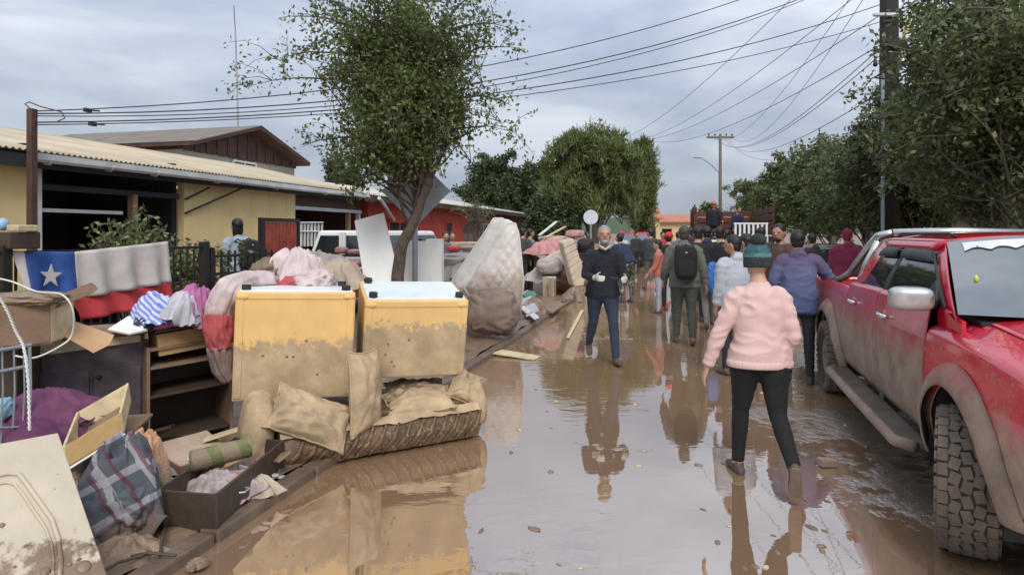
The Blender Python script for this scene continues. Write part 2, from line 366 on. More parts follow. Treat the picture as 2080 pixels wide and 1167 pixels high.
# two-storey house behind
m_darkroof = mat('dark_weathered_roof', (.17, .14, .115), .8, .25, 2)
h2 = T('brown_gable_house', 'two storey house with dark brown wood gable behind the yellow roof', 'house', RD(18.6, -14, 0))
u0, u1, ua = UU(371, -14), UU(598, -14), UU(505, -14)
mb = MB(); wallbox(mb, u0, u1, -14.0, -21, 0, 4.15); O('wall', mb, m_beigew, h2)
ze, za = 4.45, 5.25
mb = MB(); mb.prism([RD(u0, -13.98, 4.15), RD(u1, -13.98, 4.15), RD(u1, -13.98, ze-.03), RD((u0+u1)/2, -13.98, za-.06), RD(u0, -13.98, ze-.03)], VR*-7); O('gable', mb, m_brownwood, h2)
for i in range(12):
    u = u0+.15+i*(u1-u0-.3)/11; zt = ze-.1+(za-ze)*(1-abs(u-(u0+u1)/2)/((u1-u0)/2)); mb = MB(); wallbox(mb, u-.2, u+.2, -13.976, -13.955, 4.12, max(4.3, zt-.12)); O('plank', mb, m_brownwood, h2, bevel=.008)
um = (u0+u1)/2
for s_, ue in ((-1, u0-.25), (1, u1+.12)):
    mb = MB(); zz = ze-.14; mb.prism([RD(um, -13.4, za), RD(ue, -13.4, zz), RD(ue, -13.4, zz-.09), RD(um, -13.4, za-.1)], VR*-8); O('roof', mb, m_brownwood, h2)
    mb = MB(); mb.prism([RD(um, -13.38, za+.03), RD(ue-.03*s_*-1, -13.38, zz+.03), RD(ue, -13.38, zz+.003), RD(um, -13.38, za+.003)], VR*-8.1); O('roof_sheet', mb, m_darkroof, h2)
pw = PV(497, 320, -13.96); mb = MB(); uw = UU(497, -13.96); wallbox(mb, uw-.55, uw+.55, -13.96, -13.99, 3.2, 4.02); w_ = O('window', mb, glass_dark('upper_window_glass', (.08, .1, .12)), h2)
mb = MB()
for (a, b, c, d) in ((uw-.6, uw+.6, 4.02, 4.08), (uw-.6, uw-.55, 3.2, 4.02), (uw+.55, uw+.6, 3.2, 4.02), (uw-.02, uw+.02, 3.2, 4.02)): wallbox(mb, a, b, -13.93, -13.985, c, d)
O('window_frame', mb, m_white, w_)
ant = T('radio_mast', 'thin grey radio mast rising behind the brown gable', 'mast', W(481, 472, 24)*1)
ant.location.z = 0
b0 = W(484, 250, 24); b1 = W(478, 62, 24); tip = W(475, 12, 24); zs = np.linspace(0, 1, 9)
for i in range(8):
    mb = MB(); p = b0.lerp(b1, zs[i]); q = b0.lerp(b1, zs[i+1])
    if i == 0: p = V((b0.x, b0.y, 0))
    mb.tube([p, q], .03, 6); O('mast_section', mb, m_galv if i % 2 else m_conc, ant)
mb = MB(); mb.tube([b1, tip], .015, 5); O('aerial', mb, m_cab, ant)
# red house further along
ur0, ur1 = UU(748, WV), UU(1068, WV)
h3 = T('red_house', 'red painted house with pale roof beyond the leaning street tree', 'house', RD((ur0+ur1)/2, WV, 0))
mb = MB(); corr(mb, ur0-.8, ur1+.3, EV+.1, EZ-.02, RVv, RZ-.15, .12, .02); corr(mb, ur0-.8, ur1+.3, RVv, RZ-.15, -15, EZ, .12, .02); O('roof', mb, mat('pale_roof_sheet', (.50, .47, .41), .7, .2, 1), h3, smooth=True, thick=.006)
mb = MB(); wallbox(mb, ur0-.8, ur1+.3, EV+.1, EV+.04, EZ-.2, EZ-.06); O('fascia', mb, m_brownwood, h3)
ub = UU(1000, WV)
mb = MB(); wallbox(mb, ur0, ub, WV, -14.5, 0, 2.64); O('wall', mb, m_redwall, h3)
mb = MB(); wallbox(mb, ub, ur1, WV-.02, -14.5, 0, 2.6); O('wall', mb, mat('brick_brown_wall', (.14, .055, .04), .85, .3, 5), h3)
for (pa, pb, z0, z1, kind) in ((905, 917, 0, 2.05, 'door'), (938, 962, .8, 2.05, 'window'), (972, 990, .8, 2.05, 'window'), (1018, 1036, .9, 2.0, 'window'), (790, 830, .9, 2.0, 'window')):
    a, b = UU(pa, WV), UU(pb, WV); mb = MB(); wallbox(mb, a, b, WV+.012, WV-.02, z0, z1); w_ = O(kind, mb, glass_dark('house_pane', (.03, .03, .03)) if kind == 'window' else m_dark, h3)
    mb = MB()
    for (c, d, e, f) in ((a-.07, a, z0, z1+.07), (b, b+.07, z0, z1+.07), (a, b, z1, z1+.07)): wallbox(mb, c, d, WV+.04, WV-.01, e, f)
    if kind == 'window': wallbox(mb, (a+b)/2-.03, (a+b)/2+.03, WV+.03, WV+.013, z0, z1)
    O('frame', mb, m_redwall if pa < 950 else m_gut, w_)
mb = MB(); mb.tube([PV(770, 402, EV+.2), PV(782, 418, EV+.1), PV(800, 446, WV+.1)], .05, 6); O('downpipe', mb, m_gut, h3)
# neighbour roof between
h4 = T('grey_roof_house', 'low house with grey sheet roof just behind the yellow roof', 'house', RD(22, -13, 0))
mb = MB(); wallbox(mb, 19.5, 29, -13, -17, 0, 2.9); O('wall', mb, m_beigew, h4)
mb = MB(); corr(mb, 19, 29.6, -12.6, 2.95, -15, 3.75, .12, .02); corr(mb, 19, 29.6, -15, 3.75, -17.5, 2.95, .12, .02); O('roof', mb, m_roof, h4, smooth=True, thick=.006)

# ------------------------------------------------------------------ right side and far end houses
def plain_house(name, label, c_u, v0, v1, lu, wall, roofm, zw=2.5, zr=3.6, wins=3):
    t = T(name, label, 'house', RD(c_u, (v0+v1)/2, 0)); u0, u1 = c_u-lu/2, c_u+lu/2; vm = (v0+v1)/2; s_ = 1 if v1 > v0 else -1
    mb = MB(); wallbox(mb, u0, u1, v0, v1, 0, zw); O('wall', mb, wall, t)
    mb = MB(); mb.prism([RD(u0, v0, zw), RD(u0, v1, zw), RD(u0, vm, zr-.08)], U*lu); O('gable', mb, wall, t)
    for va in (v0-.4*s_, v1+.4*s_):
        mb = MB(); zz = zw-.12; mb.prism([RD(u0-.3, vm, zr), RD(u0-.3, va, zz), RD(u0-.3, va, zz-.08), RD(u0-.3, vm, zr-.09)], U*(lu+.6)); O('roof', mb, roofm, t)
    for i in range(wins):
        a = u0+lu*(i+.5)/wins; mb = MB(); wallbox(mb, a-.55, a+.55, v0-.012*s_, v0+.05*s_, .9, 2.0); w = O('window', mb, glass_dark('pane_'+name), t)
        mb = MB()
        for (c, d, e, f) in ((a-.62, a-.55, .85, 2.07), (a+.55, a+.62, .85, 2.07), (a-.55, a+.55, 2.0, 2.07), (a-.55, a+.55, .83, .9), (a-.03, a+.03, .9, 2.0)): wallbox(mb, c, d, v0-.04*s_, v0+.02*s_, e, f)
        O('frame', mb, m_gut, w)
    return t
m_tile = mat('terracotta_tile', (.40, .16, .095), .8, .2, 2, .4, 8)
m_tan = mat('tan_plaster', (.52, .40, .22), .85, .1, 2)
plain_house('cream_house', 'cream walled house mostly hidden behind the trees right of the pickup', 11.5, 9.6, 15, 8, m_tan, m_tile)
plain_house('pale_house', 'pale house behind the middle of the right hand tree row', 24, 9.8, 15, 9, m_beigew, m_tile)
def cross_house(name, label, px0, px1, Y, ytop, yeave, ybase, wall, cols=2):
    t = T(name, label, 'house', (((px0+px1)/2-CXP)/FPX*Y, Y, 0)); x0, x1 = (px0-CXP)/FPX*Y, (px1-CXP)/FPX*Y; ze = CH+(HYP-yeave)/FPX*Y; zr = CH+(HYP-ytop)/FPX*Y
    mb = MB(); mb.box(((x0+x1)/2, Y+3, ze/2), (x1-x0-.6, 6, ze)); O('wall', mb, wall, t)
    mb = MB(); mb.prism([(x0, Y-.5, ze-.1), (x0, Y+3, zr), (x0, Y+6.5, ze-.1), (x0, Y+6.5, ze-.22), (x0, Y-.5, ze-.22)], (x1-x0, 0, 0)); O('roof', mb, m_tile, t)
    for i in range(cols):
        x = x0+(x1-x0)*(i+.5)/cols; mb = MB(); mb.box((x, Y-.02, ze*.5), (1.1, .08, 1.2)); O('window', mb, glass_dark('far_pane'), t)
    return t
cross_house('terracotta_roof_house', 'far house with wide terracotta roof closing the end of the street', 1332, 1422, 74, 434, 448, 490, m_tan)
cross_house('yellow_gable_house', 'far yellow house with stepped red roofs right of the willow tree', 1296, 1346, 66, 414, 440, 490, m_tan, 1)

# ------------------------------------------------------------------ trees
def leafcloud(pts, size, rng, droop=.2, aspect=.5):
    n = len(pts); p = np.asarray(pts); d = rng.normal(size=(n, 3)); d[:, 2] -= droop; d /= np.linalg.norm(d, axis=1)[:, None]
    e = np.cross(d, rng.normal(size=(n, 3))); e /= np.linalg.norm(e, axis=1)[:, None]
    L = size*rng.uniform(.6, 1.3, (n, 1)); w = L*aspect*.5; nn = np.cross(d, e)
    q = np.stack([p, p+d*L*.5+e*w+nn*L*.06, p+d*L, p+d*L*.5-e*w+nn*L*.06], 1).reshape(-1, 3)
    return q
def leafobj(name, q, m, parent):
    org = np.array(root_of(parent).location); q = q-org; n = len(q)//4
    me = bpy.data.meshes.new(name); me.vertices.add(len(q)); me.vertices.foreach_set('co', q.astype(np.float32).ravel())
    me.loops.add(4*n); me.loops.foreach_set('vertex_index', np.arange(4*n, dtype=np.int32))
    me.polygons.add(n); me.polygons.foreach_set('loop_start', np.arange(0, 4*n, 4, dtype=np.int32)); me.polygons.foreach_set('loop_total', np.full(n, 4, dtype=np.int32))
    me.update(); me.validate(); me.materials.append(m); o = bpy.data.objects.new(name, me); COL.objects.link(o); o.parent = parent; o['kind'] = 'stuff'; return o
def tree(name, label, trunk, r0, crown, nl, nt, lpt, leaf, lm, bm, seed, droop=.2, aspect=.5, limb=.33, up=.35, twig=.55, whips=(), group=None, tw=.012, lo=.35, spread=.045):
    """trunk = path points; crown = list of (centre, radii); limbs grow to points inside the crown, twigs off the limbs, leaves along twigs"""
    rng = np.random.default_rng(seed); t = T(name, label, 'tree', (trunk[0][0], trunk[0][1], 0), group); trunk = [V(p) for p in trunk]
    m = len(trunk); mb = MB()
    pts = []
    for i in range(m-1):
        for k in range(4): pts.append(trunk[i].lerp(trunk[i+1], k/4))
    pts.append(trunk[-1]); M_ = len(pts)
    pts = [p+V((NZ.noise(p*2.3), NZ.noise(p*2.3+V((9, 0, 0))), 0))*r0*.5 for p in pts]
    mb.tube(pts, [r0*(1.25 if i == 0 else 1-.55*i/M_)*(1+.12*NZ.noise(pts[i]*7)) for i in range(M_)], 12)
    O('trunk', mb, bm, t, smooth=True)
    lb = MB(); leaves = []
    vols = np.array([c[1][0]*c[1][1]*c[1][2] for c in crown]); vols = vols/vols.sum()
    def rnd_in(k, shell):
        d = rng.normal(size=3); d /= np.linalg.norm(d); rr = rng.uniform(shell, 1)**(1/2.); c, r = crown[k]; return V((c[0]+d[0]*r[0]*rr, c[1]+d[1]*r[1]*rr, c[2]+d[2]*r[2]*rr))
    def branch(a, b, r, n=7, bow=.18, wob=.06):
        d = b-a; L = d.length; sd = rng.uniform(0, 50); out = []
        for i in range(n):
            f = i/(n-1); p = a.lerp(b, f)+UP*(math.sin(f*math.pi)*L*bow)
            p += V((NZ.noise(V((sd, f*3, 0))), NZ.noise(V((sd, f*3, 5))), NZ.noise(V((sd, f*3, 9)))))*L*wob*(1 if 0 < i else 0); out.append(p)
        lb.tube(out, [max(.003, r*(1-.85*i/(n-1))) for i in range(n)], 5); return out
    def alongleaf(path, n):
        P = np.array([tuple(p) for p in path]); f = rng.uniform(.15, 1, n)*(len(P)-1); i = np.minimum(f.astype(int), len(P)-2); w = (f-i)[:, None]
        leaves.append(P[i]*(1-w)+P[i+1]*w+rng.normal(size=(n, 3))*spread)
    for i in range(nl):
        k = rng.choice(len(crown), p=vols); b = rnd_in(k, .25); f = rng.uniform(lo, 1); a = pts[int(f*(M_-1))]
        L = branch(a, b, r0*limb, bow=up*.4)
        for j in range(nt):
            s_ = L[rng.integers(2, 7)]; k2 = rng.choice(len(crown), p=vols); tgt = rnd_in(k2, .3); d = (tgt-s_); d = d.normalized()*min(d.length, twig*rng.uniform(.5, 1.3)); d.z += up*twig*.6
            tp = branch(s_, s_+d, tw, 5, .08, .1); alongleaf(tp, lpt)
    for (a, b, r) in whips:
        wp = branch(V(a), V(b), r, 9, .10, .05); alongleaf(wp, 70)
        for j in range(7):
            s_ = wp[rng.integers(2, 9)]; tp = branch(s_, s_+V(rng.normal(size=3))*.16+(V(b)-V(a)).normalized()*.15, .006, 4); alongleaf(tp, 16)
    O('branches', lb, bm, t, smooth=True)
    q = leafcloud(np.concatenate(leaves), leaf, rng, droop, aspect); leafobj('crown', q, lm, t); return t
# the leaning street tree by the sign
Yt = 8.4
tb = W(812, 560, Yt); tb.z = 0
trunk = [(tb.x, Yt, 0), tuple(W(806, 560, Yt)), tuple(W(822, 490, Yt)), tuple(W(850, 425, Yt)), tuple(W(868, 375, Yt)), tuple(W(868, 290, Yt)), tuple(W(850, 190, Yt)), tuple(W(835, 60, Yt))]
cr = [(W(815, 275, Yt), (1.22, 1.05, .75)), (W(810, 140, Yt), (1.4, 1.15, .9)), (W(805, 20, Yt), (1.2, 1.0, .85)), (W(830, -90, Yt), (.7, .7, .6)), (W(760, 335, Yt-.2), (.66, .6, .40)), (W(850, 320, Yt-.45), (.6, .45, .35)), (W(960, 230, Yt), (.55, .55, .6))]
whips = [(W(760, 190, Yt), W(515, 172, Yt-.3), .02), (W(760, 130, Yt), W(560, 118, Yt+.2), .02), (W(770, 80, Yt), W(562, 38, Yt), .02), (W(770, 60, Yt), W(650, 0, Yt), .02),
         (W(900, 130, Yt), W(1052, 98, Yt), .02), (W(920, 60, Yt), W(1030, 55, Yt), .02), (W(930, 200, Yt), W(1040, 215, Yt), .02), (W(770, 290, Yt), W(610, 300, Yt), .015), (W(930, 260, Yt), W(1035, 270, Yt), .015), (W(900, 60, Yt), W(960, -10, Yt), .02), (W(800, 330, Yt), W(730, 385, Yt-.2), .015)]
tree('street_tree', 'leaning leafy street tree in front of the diamond sign', trunk, .09, cr, 82, 12, 34, .066, m_leaf, m_bark, 3, up=.12, twig=.7, whips=whips, lo=.35, spread=.065, limb=.22, tw=.006)
# right hand row
GR = 'street trees along the right verge'
row = [(2150, 7.6, 6.0, 2.2), (2035, 10.3, 6.0, 1.75), (1868, 13.6, 5.2, 2.0), (1765, 17.5, 5.1, 2.2), (1690, 22.5, 5.3, 2.3), (1632, 28.5, 5.4, 2.4), (1585, 36, 5.6, 2.6), (1545, 46, 6.0, 2.9)]
rl = ['nearest verge tree, its crown leaving the picture at the right edge', 'large verge tree rising above the pickup cab', 'verge tree crowding the thick utility pole', 'verge tree just left of the thick utility pole', 'fifth verge tree from the right, behind the maroon hood', 'verge tree over the white pickup with the rack', 'verge tree beside the stake truck', 'farthest verge tree beside the distant pole']
for i, (px, Y, Ht, R_) in enumerate(row):
    x = (px-CXP)/FPX*Y; c = V((x, Y, 0)); big = i < 4
    cr = [((x, Y, Ht*.60), (R_, R_, Ht*.30)), ((x-.35*R_, Y-.4, Ht*.70), (R_*.75, R_*.75, Ht*.27)), ((x+.4*R_, Y+.5, Ht*.66), (R_*.75, R_*.75, Ht*.3)), ((x-.6*R_, Y+.3, Ht*.46), (R_*.6, R_*.6, Ht*.16))]
    tree('verge_tree', rl[i], [(x, Y, 0), (x+.05, Y, .9), (x-.05, Y+.05, 1.7), (x, Y, 2.6), (x+.05, Y, Ht*.8)], .15, cr, 70 if big else 50, 12, 66 if big else 48, .085 if i < 2 else (.10 if big else .16), m_leafr, m_bark2, 20+i, limb=.2, up=.15, twig=.8, group=GR, lo=.3, spread=.07)
# background trees on the left of the street
def bush(name, label, px, Y, ytop, wpx, lm, seed, up, leaf, nl=46, ybot=500, droop=.2, aspect=.5):
    x = (px-CXP)/FPX*Y; Ht = CH+(HYP-ytop)/FPX*Y; R_ = wpx/2/FPX*Y
    cr = [((x, Y, Ht*.50), (R_, R_*.9, Ht*.36)), ((x-.3*R_, Y-.3, Ht*.66), (R_*.62, R_*.6, Ht*.3)), ((x+.35*R_, Y, Ht*.62), (R_*.6, R_*.6, Ht*.3)), ((x, Y, Ht*.3), (R_*.8, R_*.8, Ht*.22))]
    return tree(name, label, [(x, Y, 0), (x, Y, Ht*.2), (x+.1, Y, Ht*.4), (x, Y, Ht*.6)], .2, cr, nl, 12, 60, leaf, lm, m_bark2, seed, up=up, twig=1.1, lo=.1, spread=.1, tw=.02, droop=droop, aspect=aspect)
bush('willow_tree', 'light green bushy tree with upright shoots in mid street', 1205, 30, 262, 262, m_leafy, 41, 1.3, .34, 70, droop=-1.6, aspect=.16)
bush('willow_tree', 'narrow light green tree at the right shoulder of the bushy one', 1300, 36, 282, 90, m_leafy, 42, 1.3, .34, 36, droop=-1.6, aspect=.16)
bush('dark_tree', 'dark evergreen tree between the red house and the light bushy tree', 1085, 38, 285, 140, m_leafd, 43, .4, .2)
bush('dark_tree', 'dark tree rising over the red house roof', 985, 36, 275, 180, m_leafd, 44, .4, .2)
bush('dark_tree', 'dark tree half hidden behind the leaning street tree', 700, 33, 300, 120, m_leafd, 45, .4, .2, 30)
bush('dark_tree', 'low dark green tree at the red house corner', 1120, 29, 375, 130, m_leafd, 47, .4, .17, 34)
bush('far_tree', 'small far tree beside the terracotta roof', 1440, 66, 398, 60, m_leafr, 48, .4, .3, 24)
# porch shrub with pale leaves
ps = PV(258, 500, -7.0)
tree('porch_shrub', 'pale leaved shrub growing before the dark porch', [(ps.x, ps.y, 0), (ps.x, ps.y, .6), (ps.x+.05, ps.y, 1.2)], .03, [((ps.x, ps.y, 1.55), (.62, .35, .35)), ((ps.x-.1, ps.y, 1.85), (.4, .3, .25)), ((ps.x+.45, ps.y, 1.6), (.3, .3, .3)), ((ps.x+.9, ps.y+.6, 1.1), (.5, .4, .5))], 26, 7, 14, .085, m_leafp, m_bark2, 61, up=.3, twig=.35, lo=.3, tw=.006)
# bare little tree before the red house
pb_ = PV(968, 480, -6.5)
tree('sapling', 'thin grey sapling standing before the red house', [(pb_.x, pb_.y, 0), (pb_.x, pb_.y, 1.2), (pb_.x+.1, pb_.y, 2.2)], .09, [((pb_.x, pb_.y, 2.5), (1.1, .9, .5))], 14, 6, 5, .09, m_leafr, m_bark2, 62, up=.2, twig=.5, lo=.5)

# ------------------------------------------------------------------ poles, cables
Yp = 13.0
def X(px, Y): return (px-CXP)/FPX*Y
up1 = T('utility_pole', 'thick dark utility pole rising out of the verge trees', 'utility pole', (X(1806, Yp), Yp, 0))
mb = MB(); px_ = X(1806, Yp); mb.tube([(px_, Yp, 0), (px_, Yp, 4.6), (px_, Yp, 9)], [.19, .18, .16], 14); O('pole', mb, mat('weathered_pole', (.022, .019, .016), .85, .3, 4), up1, smooth=True)
for y, w, m_ in ((30, 1.5, m_gut), (92, .7, m_black), (212, .5, m_black), (245, .45, m_black)):
    mb = MB(); p = W(1806, y, Yp-.22); mb.box(p+V((.1, 0, 0)), (w*.55, .08, .06)); O('crossarm', mb, m_, up1, bevel=.01)
for px, y in ((1778, 100), (1778, 128), (1780, 210), (1782, 238), (1832, 205), (1830, 92)):
    mb = MB(); p = W(px, y, Yp-.22); mb.tube([p-V((0, 0, .07)), p-V((0, 0, .03)), p, p+V((0, 0, .05))], [.03, .05, .035, .045], 8); O('insulator', mb, m_black, up1, smooth=True)
mb = MB(); mb.tube([W(1858, 10, Yp-.2), W(1845, 45, Yp-.2), W(1833, 90, Yp-.2)], .035, 6); O('yellow_sleeve', mb, mat('yellow_sleeve', (.6, .42, .08), .6), up1)
mb = MB(); mb.tube([W(1793, 150, Yp-.25), W(1793, 300, Yp-.25), V((X(1793, Yp-.25), Yp-.25, 0))], .035, 6); O('conduit', mb, m_galv, up1)
Yq = 57
up2 = T('distant_utility_pole', 'distant wooden pole with crossarm and street lamp arm', 'utility pole', (X(1463, Yq), Yq, 0))
mb = MB(); mb.tube([(X(1463, Yq), Yq, 0), W(1463, 272, Yq)], [.17, .12], 10); O('pole', mb, m_bark2, up2, smooth=True)
mb = MB(); mb.box(W(1463, 279, Yq), (2.4, .14, .16)); O('crossarm', mb, m_bark2, up2)
for px in (1440, 1452, 1475, 1487):
    mb = MB(); p = W(px, 276, Yq); mb.tube([p, p+V((0, 0, .18))], .07, 6); O('insulator', mb, m_black, up2)
mb = MB(); mb.tube([W(1462, 352, Yq), W(1445, 335, Yq), W(1425, 321, Yq), W(1417, 319, Yq)], .05, 6); la = O('lamp_arm', mb, m_galv, up2)
mb = MB(); mb.ell(W(1416, 320, Yq), (.33, .15, .09)); O('lamp_head', mb, m_galv, la, smooth=True)
def cable(label, p0, p1, sag, r=.009, m=m_cab, grp=None):
    pts = []; p0, p1 = V(p0), V(p1)
    for i in range(25):
        f = i/24; p = p0.lerp(p1, f); p.z -= sag*4*f*(1-f); pts.append(p)
    mb = MB(); mb.tube(pts, r, 5); return O('overhead_cable', mb, m, label=label, cat='cable', group='overhead cables', smooth=True)
top = V((X(1806, Yp), Yp, 0))
def at(z, dx=-.2): return V((top.x+dx, top.y-.1, z))
cable('highest cable crossing the sky right of the leaning tree', pt+V((.04, 0, -.03)), at(7.55), .72, .008)
c1 = cable('upper cable of the close pair crossing behind the leaning tree', pt+V((.04, 0, -.06)), at(7.1), .76, .009)
cable('lower cable of the close pair crossing behind the leaning tree', pt+V((.04, 0, -.09)), at(7.08), .82, .007)
cable('long cable below the close pair, ending at the black insulator', pt+V((.04, 0, -.17)), at(6.3), .56, .009)
cable('lowest thin cable from the service post across to the thick pole', pt+V((.04, 0, -.20)), at(5.95), .48, .007)
Yw = 46
for i, (lab, px, py, z, s_) in enumerate((('cable dropping to the left end of the bushy treetop', 1240, 290, 8.3, .9), ('cable meeting the bushy treetop second from left', 1272, 288, 6.9, .8), ('cable meeting the right part of the bushy treetop', 1290, 284, 6.1, .7), ('lowest long cable falling to the bushy treetop', 1306, 282, 5.5, .9))):
    cable(lab, at(z), W(px, py, Yw), s_, .009)
for i, (lab, z, px, py) in enumerate((('uppermost reddish cable running above the verge trees', 5.45, 1450, 279, ), ('second reddish cable running above the verge trees', 5.30, 1456, 281), ('third reddish cable, a hand below the second', 4.55, 1470, 281), ('lowest reddish cable, from the small black clamp', 3.75, 1480, 285))):
    cable(lab, at(z), W(px, py, Yq-.3), 1.4-.1*i, .010, m_cabr)
for i, (lab, z, px) in enumerate((('faint thin cable left of the thick pole, upper', 7.4, 1444), ('faint thin cable left of the thick pole, lower', 7.0, 1484))):
    cable(lab, at(z), W(px, 275, Yq-.3), 1.7, .008)
for i, (px, py) in enumerate(((178, 224), (188, 252))):
    p = PV(px, py, EV+.5); mb = MB(); mb.box(p, (.09, .05, .05), ROADM); mb.tube([p+V((.05, .02, 0)), p+V((.13, .05, .0))], .012, 5)
    O('cable_splice', mb, m_black, label=('upper' if i == 0 else 'lower')+' black splice box hanging on the cable near the service post', cat='splice box')
# ------------------------------------------------------------------ fence, flag, red slat panel
FV = -6.0
fe = T('iron_fence', 'black iron fence along the yard in front of the yellow house', 'fence', RD(UU(250, FV), FV, 0))
f0, f1 = UU(-120, FV), UU(412, FV); ft = 1.53
for z in (.22, ft-.04):
    mb = MB(); wallbox(mb, f0, f1, FV+.015, FV-.015, z, z+.035); O('rail', mb, m_black, fe)
nb = int((f1-f0)/.115)
barm = None
for i in range(nb):
    u = f0+(i+.5)*.115; mb = MB(); wallbox(mb, u-.009, u+.009, FV+.009, FV-.009, .08, ft-.045); O('bar', mb, m_black, fe)
for px in (8, 415):
    u = UU(px, FV); mb = MB(); wallbox(mb, u-.045, u+.045, FV+.05, FV-.05, 0, ft+.05); O('fence_post', mb, m_black, fe, bevel=.006)
gt_ = T('iron_gate', 'lower black iron gate right of the fence post, before the dark haired person', 'gate', RD(UU(480, FV), FV, 0))
g0, g1 = UU(428, FV), UU(560, FV)
for z in (.2, 1.12, 1.36):
    mb = MB(); wallbox(mb, g0, g1, FV+.015, FV-.015, z, z+.035); O('rail', mb, m_black, gt_)
for i in range(int((g1-g0)/.14)):
    u = g0+(i+.5)*.14; mb = MB(); wallbox(mb, u-.01, u+.01, FV+.012, FV-.012, .1, 1.45); O('bar', mb, m_black, gt_)
mb = MB(); wallbox(mb, g0-.05, g0+.03, FV+.04, FV-.04, 0, 1.5); O('gate_post', mb, m_black, gt_)
# boxy meter on the left post
mt = T('letter_box', 'dark box with pale top fixed on the fence at the left edge', 'box', PV(35, 500, FV))
a = PV(35, 488, FV); mb = MB(); mb.box(a, (.30, .2, .16), ROADM); O('body', mb, m_dkboard, mt, bevel=.01)
mb = MB(); mb.box(a+V((.05, 0, .115)), (.2, .14, .06), ROADM); O('lid', mb, m_creamw, mt, bevel=.01)
mb = MB(); mb.ell(a+V((-.12, -.02, .15)), (.05, .05, .06)); O('blue_cap', mb, mat('pale_blue_plastic', (.25, .45, .62), .5), mt, smooth=True)
# flag
fl = T('flag', 'muddy flag with white star on blue, white and red, hung on the fence', 'flag', PV(190, 600, FV))
def fpatch(c, nu, nv, off=.03):
    mb = MB(); P = [PV(x, y, FV+off) for (x, y) in c]
    def fn(a, b):
        p = (P[0]*(1-a)+P[1]*a)*(1-b)+(P[3]*(1-a)+P[2]*a)*b; u = p.x*SA+p.y*CA
        return p+VR*(.030*math.sin(u*17+p.z*1.5)*(.4+b)+.012*NZ.noise(V((u*6, p.z*5, 0)))+.03*b)
    return mb.grid(nu, nv, fn)
m_fb = mat('flag_blue_cloth', (.028, .085, .30), .8, .2, 9, .3, 60)
m_fw = mat('flag_white_cloth', (.55, .50, .475), .85, .12, 7, .3, 60, mud=.72, mamp=.7, mscale=3.5, msoft=.5, mudc=(.48, .40, .36))
m_fr = mat('flag_red_cloth', (.50, .045, .055), .8, .2, 7, .3, 60)
O('blue_canton', fpatch([(46, 510), (153, 511), (156, 597), (56, 603)], 22, 14), m_fb, fl, smooth=True, thick=.003)
O('white_field', fpatch([(153, 511), (341, 490), (345, 573), (156, 606)], 40, 14), m_fw, fl, smooth=True, thick=.003)
O('red_field', fpatch([(140, 608), (345, 572), (350, 612), (165, 650)], 40, 8), m_fr, fl, smooth=True, thick=.003)
O('hoist_edge', fpatch([(24, 508), (46, 510), (56, 603), (44, 585)], 10, 14), m_fw, fl, smooth=True, thick=.003)
cx, cy = 103, 560; st_ = []
for i in range(10):
    r = 25 if i % 2 == 0 else 10; an = -math.pi/2+i*math.pi/5+.04; st_.append(PV(cx+r*math.cos(an)*.95, cy+r*math.sin(an), FV+.085))
mb = MB(); mb.prism(st_, VR*.004); O('star', mb, m_fw, fl)
# red slatted gate panel
rp = T('red_slat_gate', 'red slatted gate panel in a black frame beside the white vehicle', 'gate', PV(566, 560, -7.0))
r0_, r1_ = UU(527, -7.0), UU(607, -7.0); zt = CH+(HYP-443)/FPX*PV(566, 443, -7.0).y
mb = MB()
for (a, b, c, d) in ((r0_, r1_, zt-.07, zt), (r0_, r1_, .1, .17), (r0_, r0_+.12, .17, zt-.07), (r1_-.05, r1_, .17, zt-.07)): wallbox(mb, a, b, -6.97, -7.03, c, d)
O('frame', mb, m_black, rp)
ns = 9
for i in range(ns):
    a = r0_+.13+(r1_-r0_-.2)*i/ns; mb = MB(); wallbox(mb, a, a+(r1_-r0_-.2)/ns*.72, -6.98, -7.005, .18, zt-.075); O('slat', mb, m_redslat, rp, bevel=.004)
# small white lattice behind
wl = T('white_lattice', 'white barred grille above the white vehicle in the carport', 'grille', PV(632, 460, -7.6))
for i in range(7):
    mb = MB(); p = PV(612+i*7, 468, -7.9); mb.box(p-V((0, 0, .1)), (.05, .03, .5), ROADM); O('bar', mb, m_gut, wl)
for y in (452, 470):
    mb = MB(); a, b = PV(610, y, -7.89), PV(656, y, -7.89); mb.tube([a, b], .02, 5); O('rail', mb, m_gut, wl)

# ------------------------------------------------------------------ signs
Ys = 9.3
sg = T('diamond_sign', 'grey back of a diamond road sign behind the leaning tree', 'road sign', (X(843, Ys), Ys, 0))
mb = MB(); mb.tube([(X(843, Ys), Ys, 0), W(843, 325, Ys)], .042, 10); O('pole', mb, m_galv, sg, smooth=True)
c = W(845, 388, Ys-.06); hw, hh = 72/FPX*Ys, 74/FPX*Ys; pts = []
for (dx, dz) in ((0, -1), (1, 0), (0, 1), (-1, 0)):
    ax, az = dx, dz; nx, nz_ = -dz, dx
    for k in (-.13, 0, .13): 
        q = .95 if k else .99
        pts.append(c+V(((ax*q*(1-abs(k))+nx*k)*hw, 0, (az*q*(1-abs(k))+nz_*k)*hh)))
mb = MB(); mb.prism(pts, (0, .004, 0)); pl = O('plate', mb, m_galv, sg)
for dz in (-.12, .12):
    mb = MB(); mb.box(c+V((0, .02, dz)), (.2, .03, .04)); O('clamp', mb, m_galv, pl)
Yd = 21
s2 = T('round_sign', 'round pale sign disc on a thin pole beyond the debris pile', 'road sign', (X(1200, Yd), Yd, 0))
mb = MB(); mb.tube([(X(1200, Yd), Yd, 0), W(1200, 440, Yd)], .035, 8); O('pole', mb, m_galv, s2)
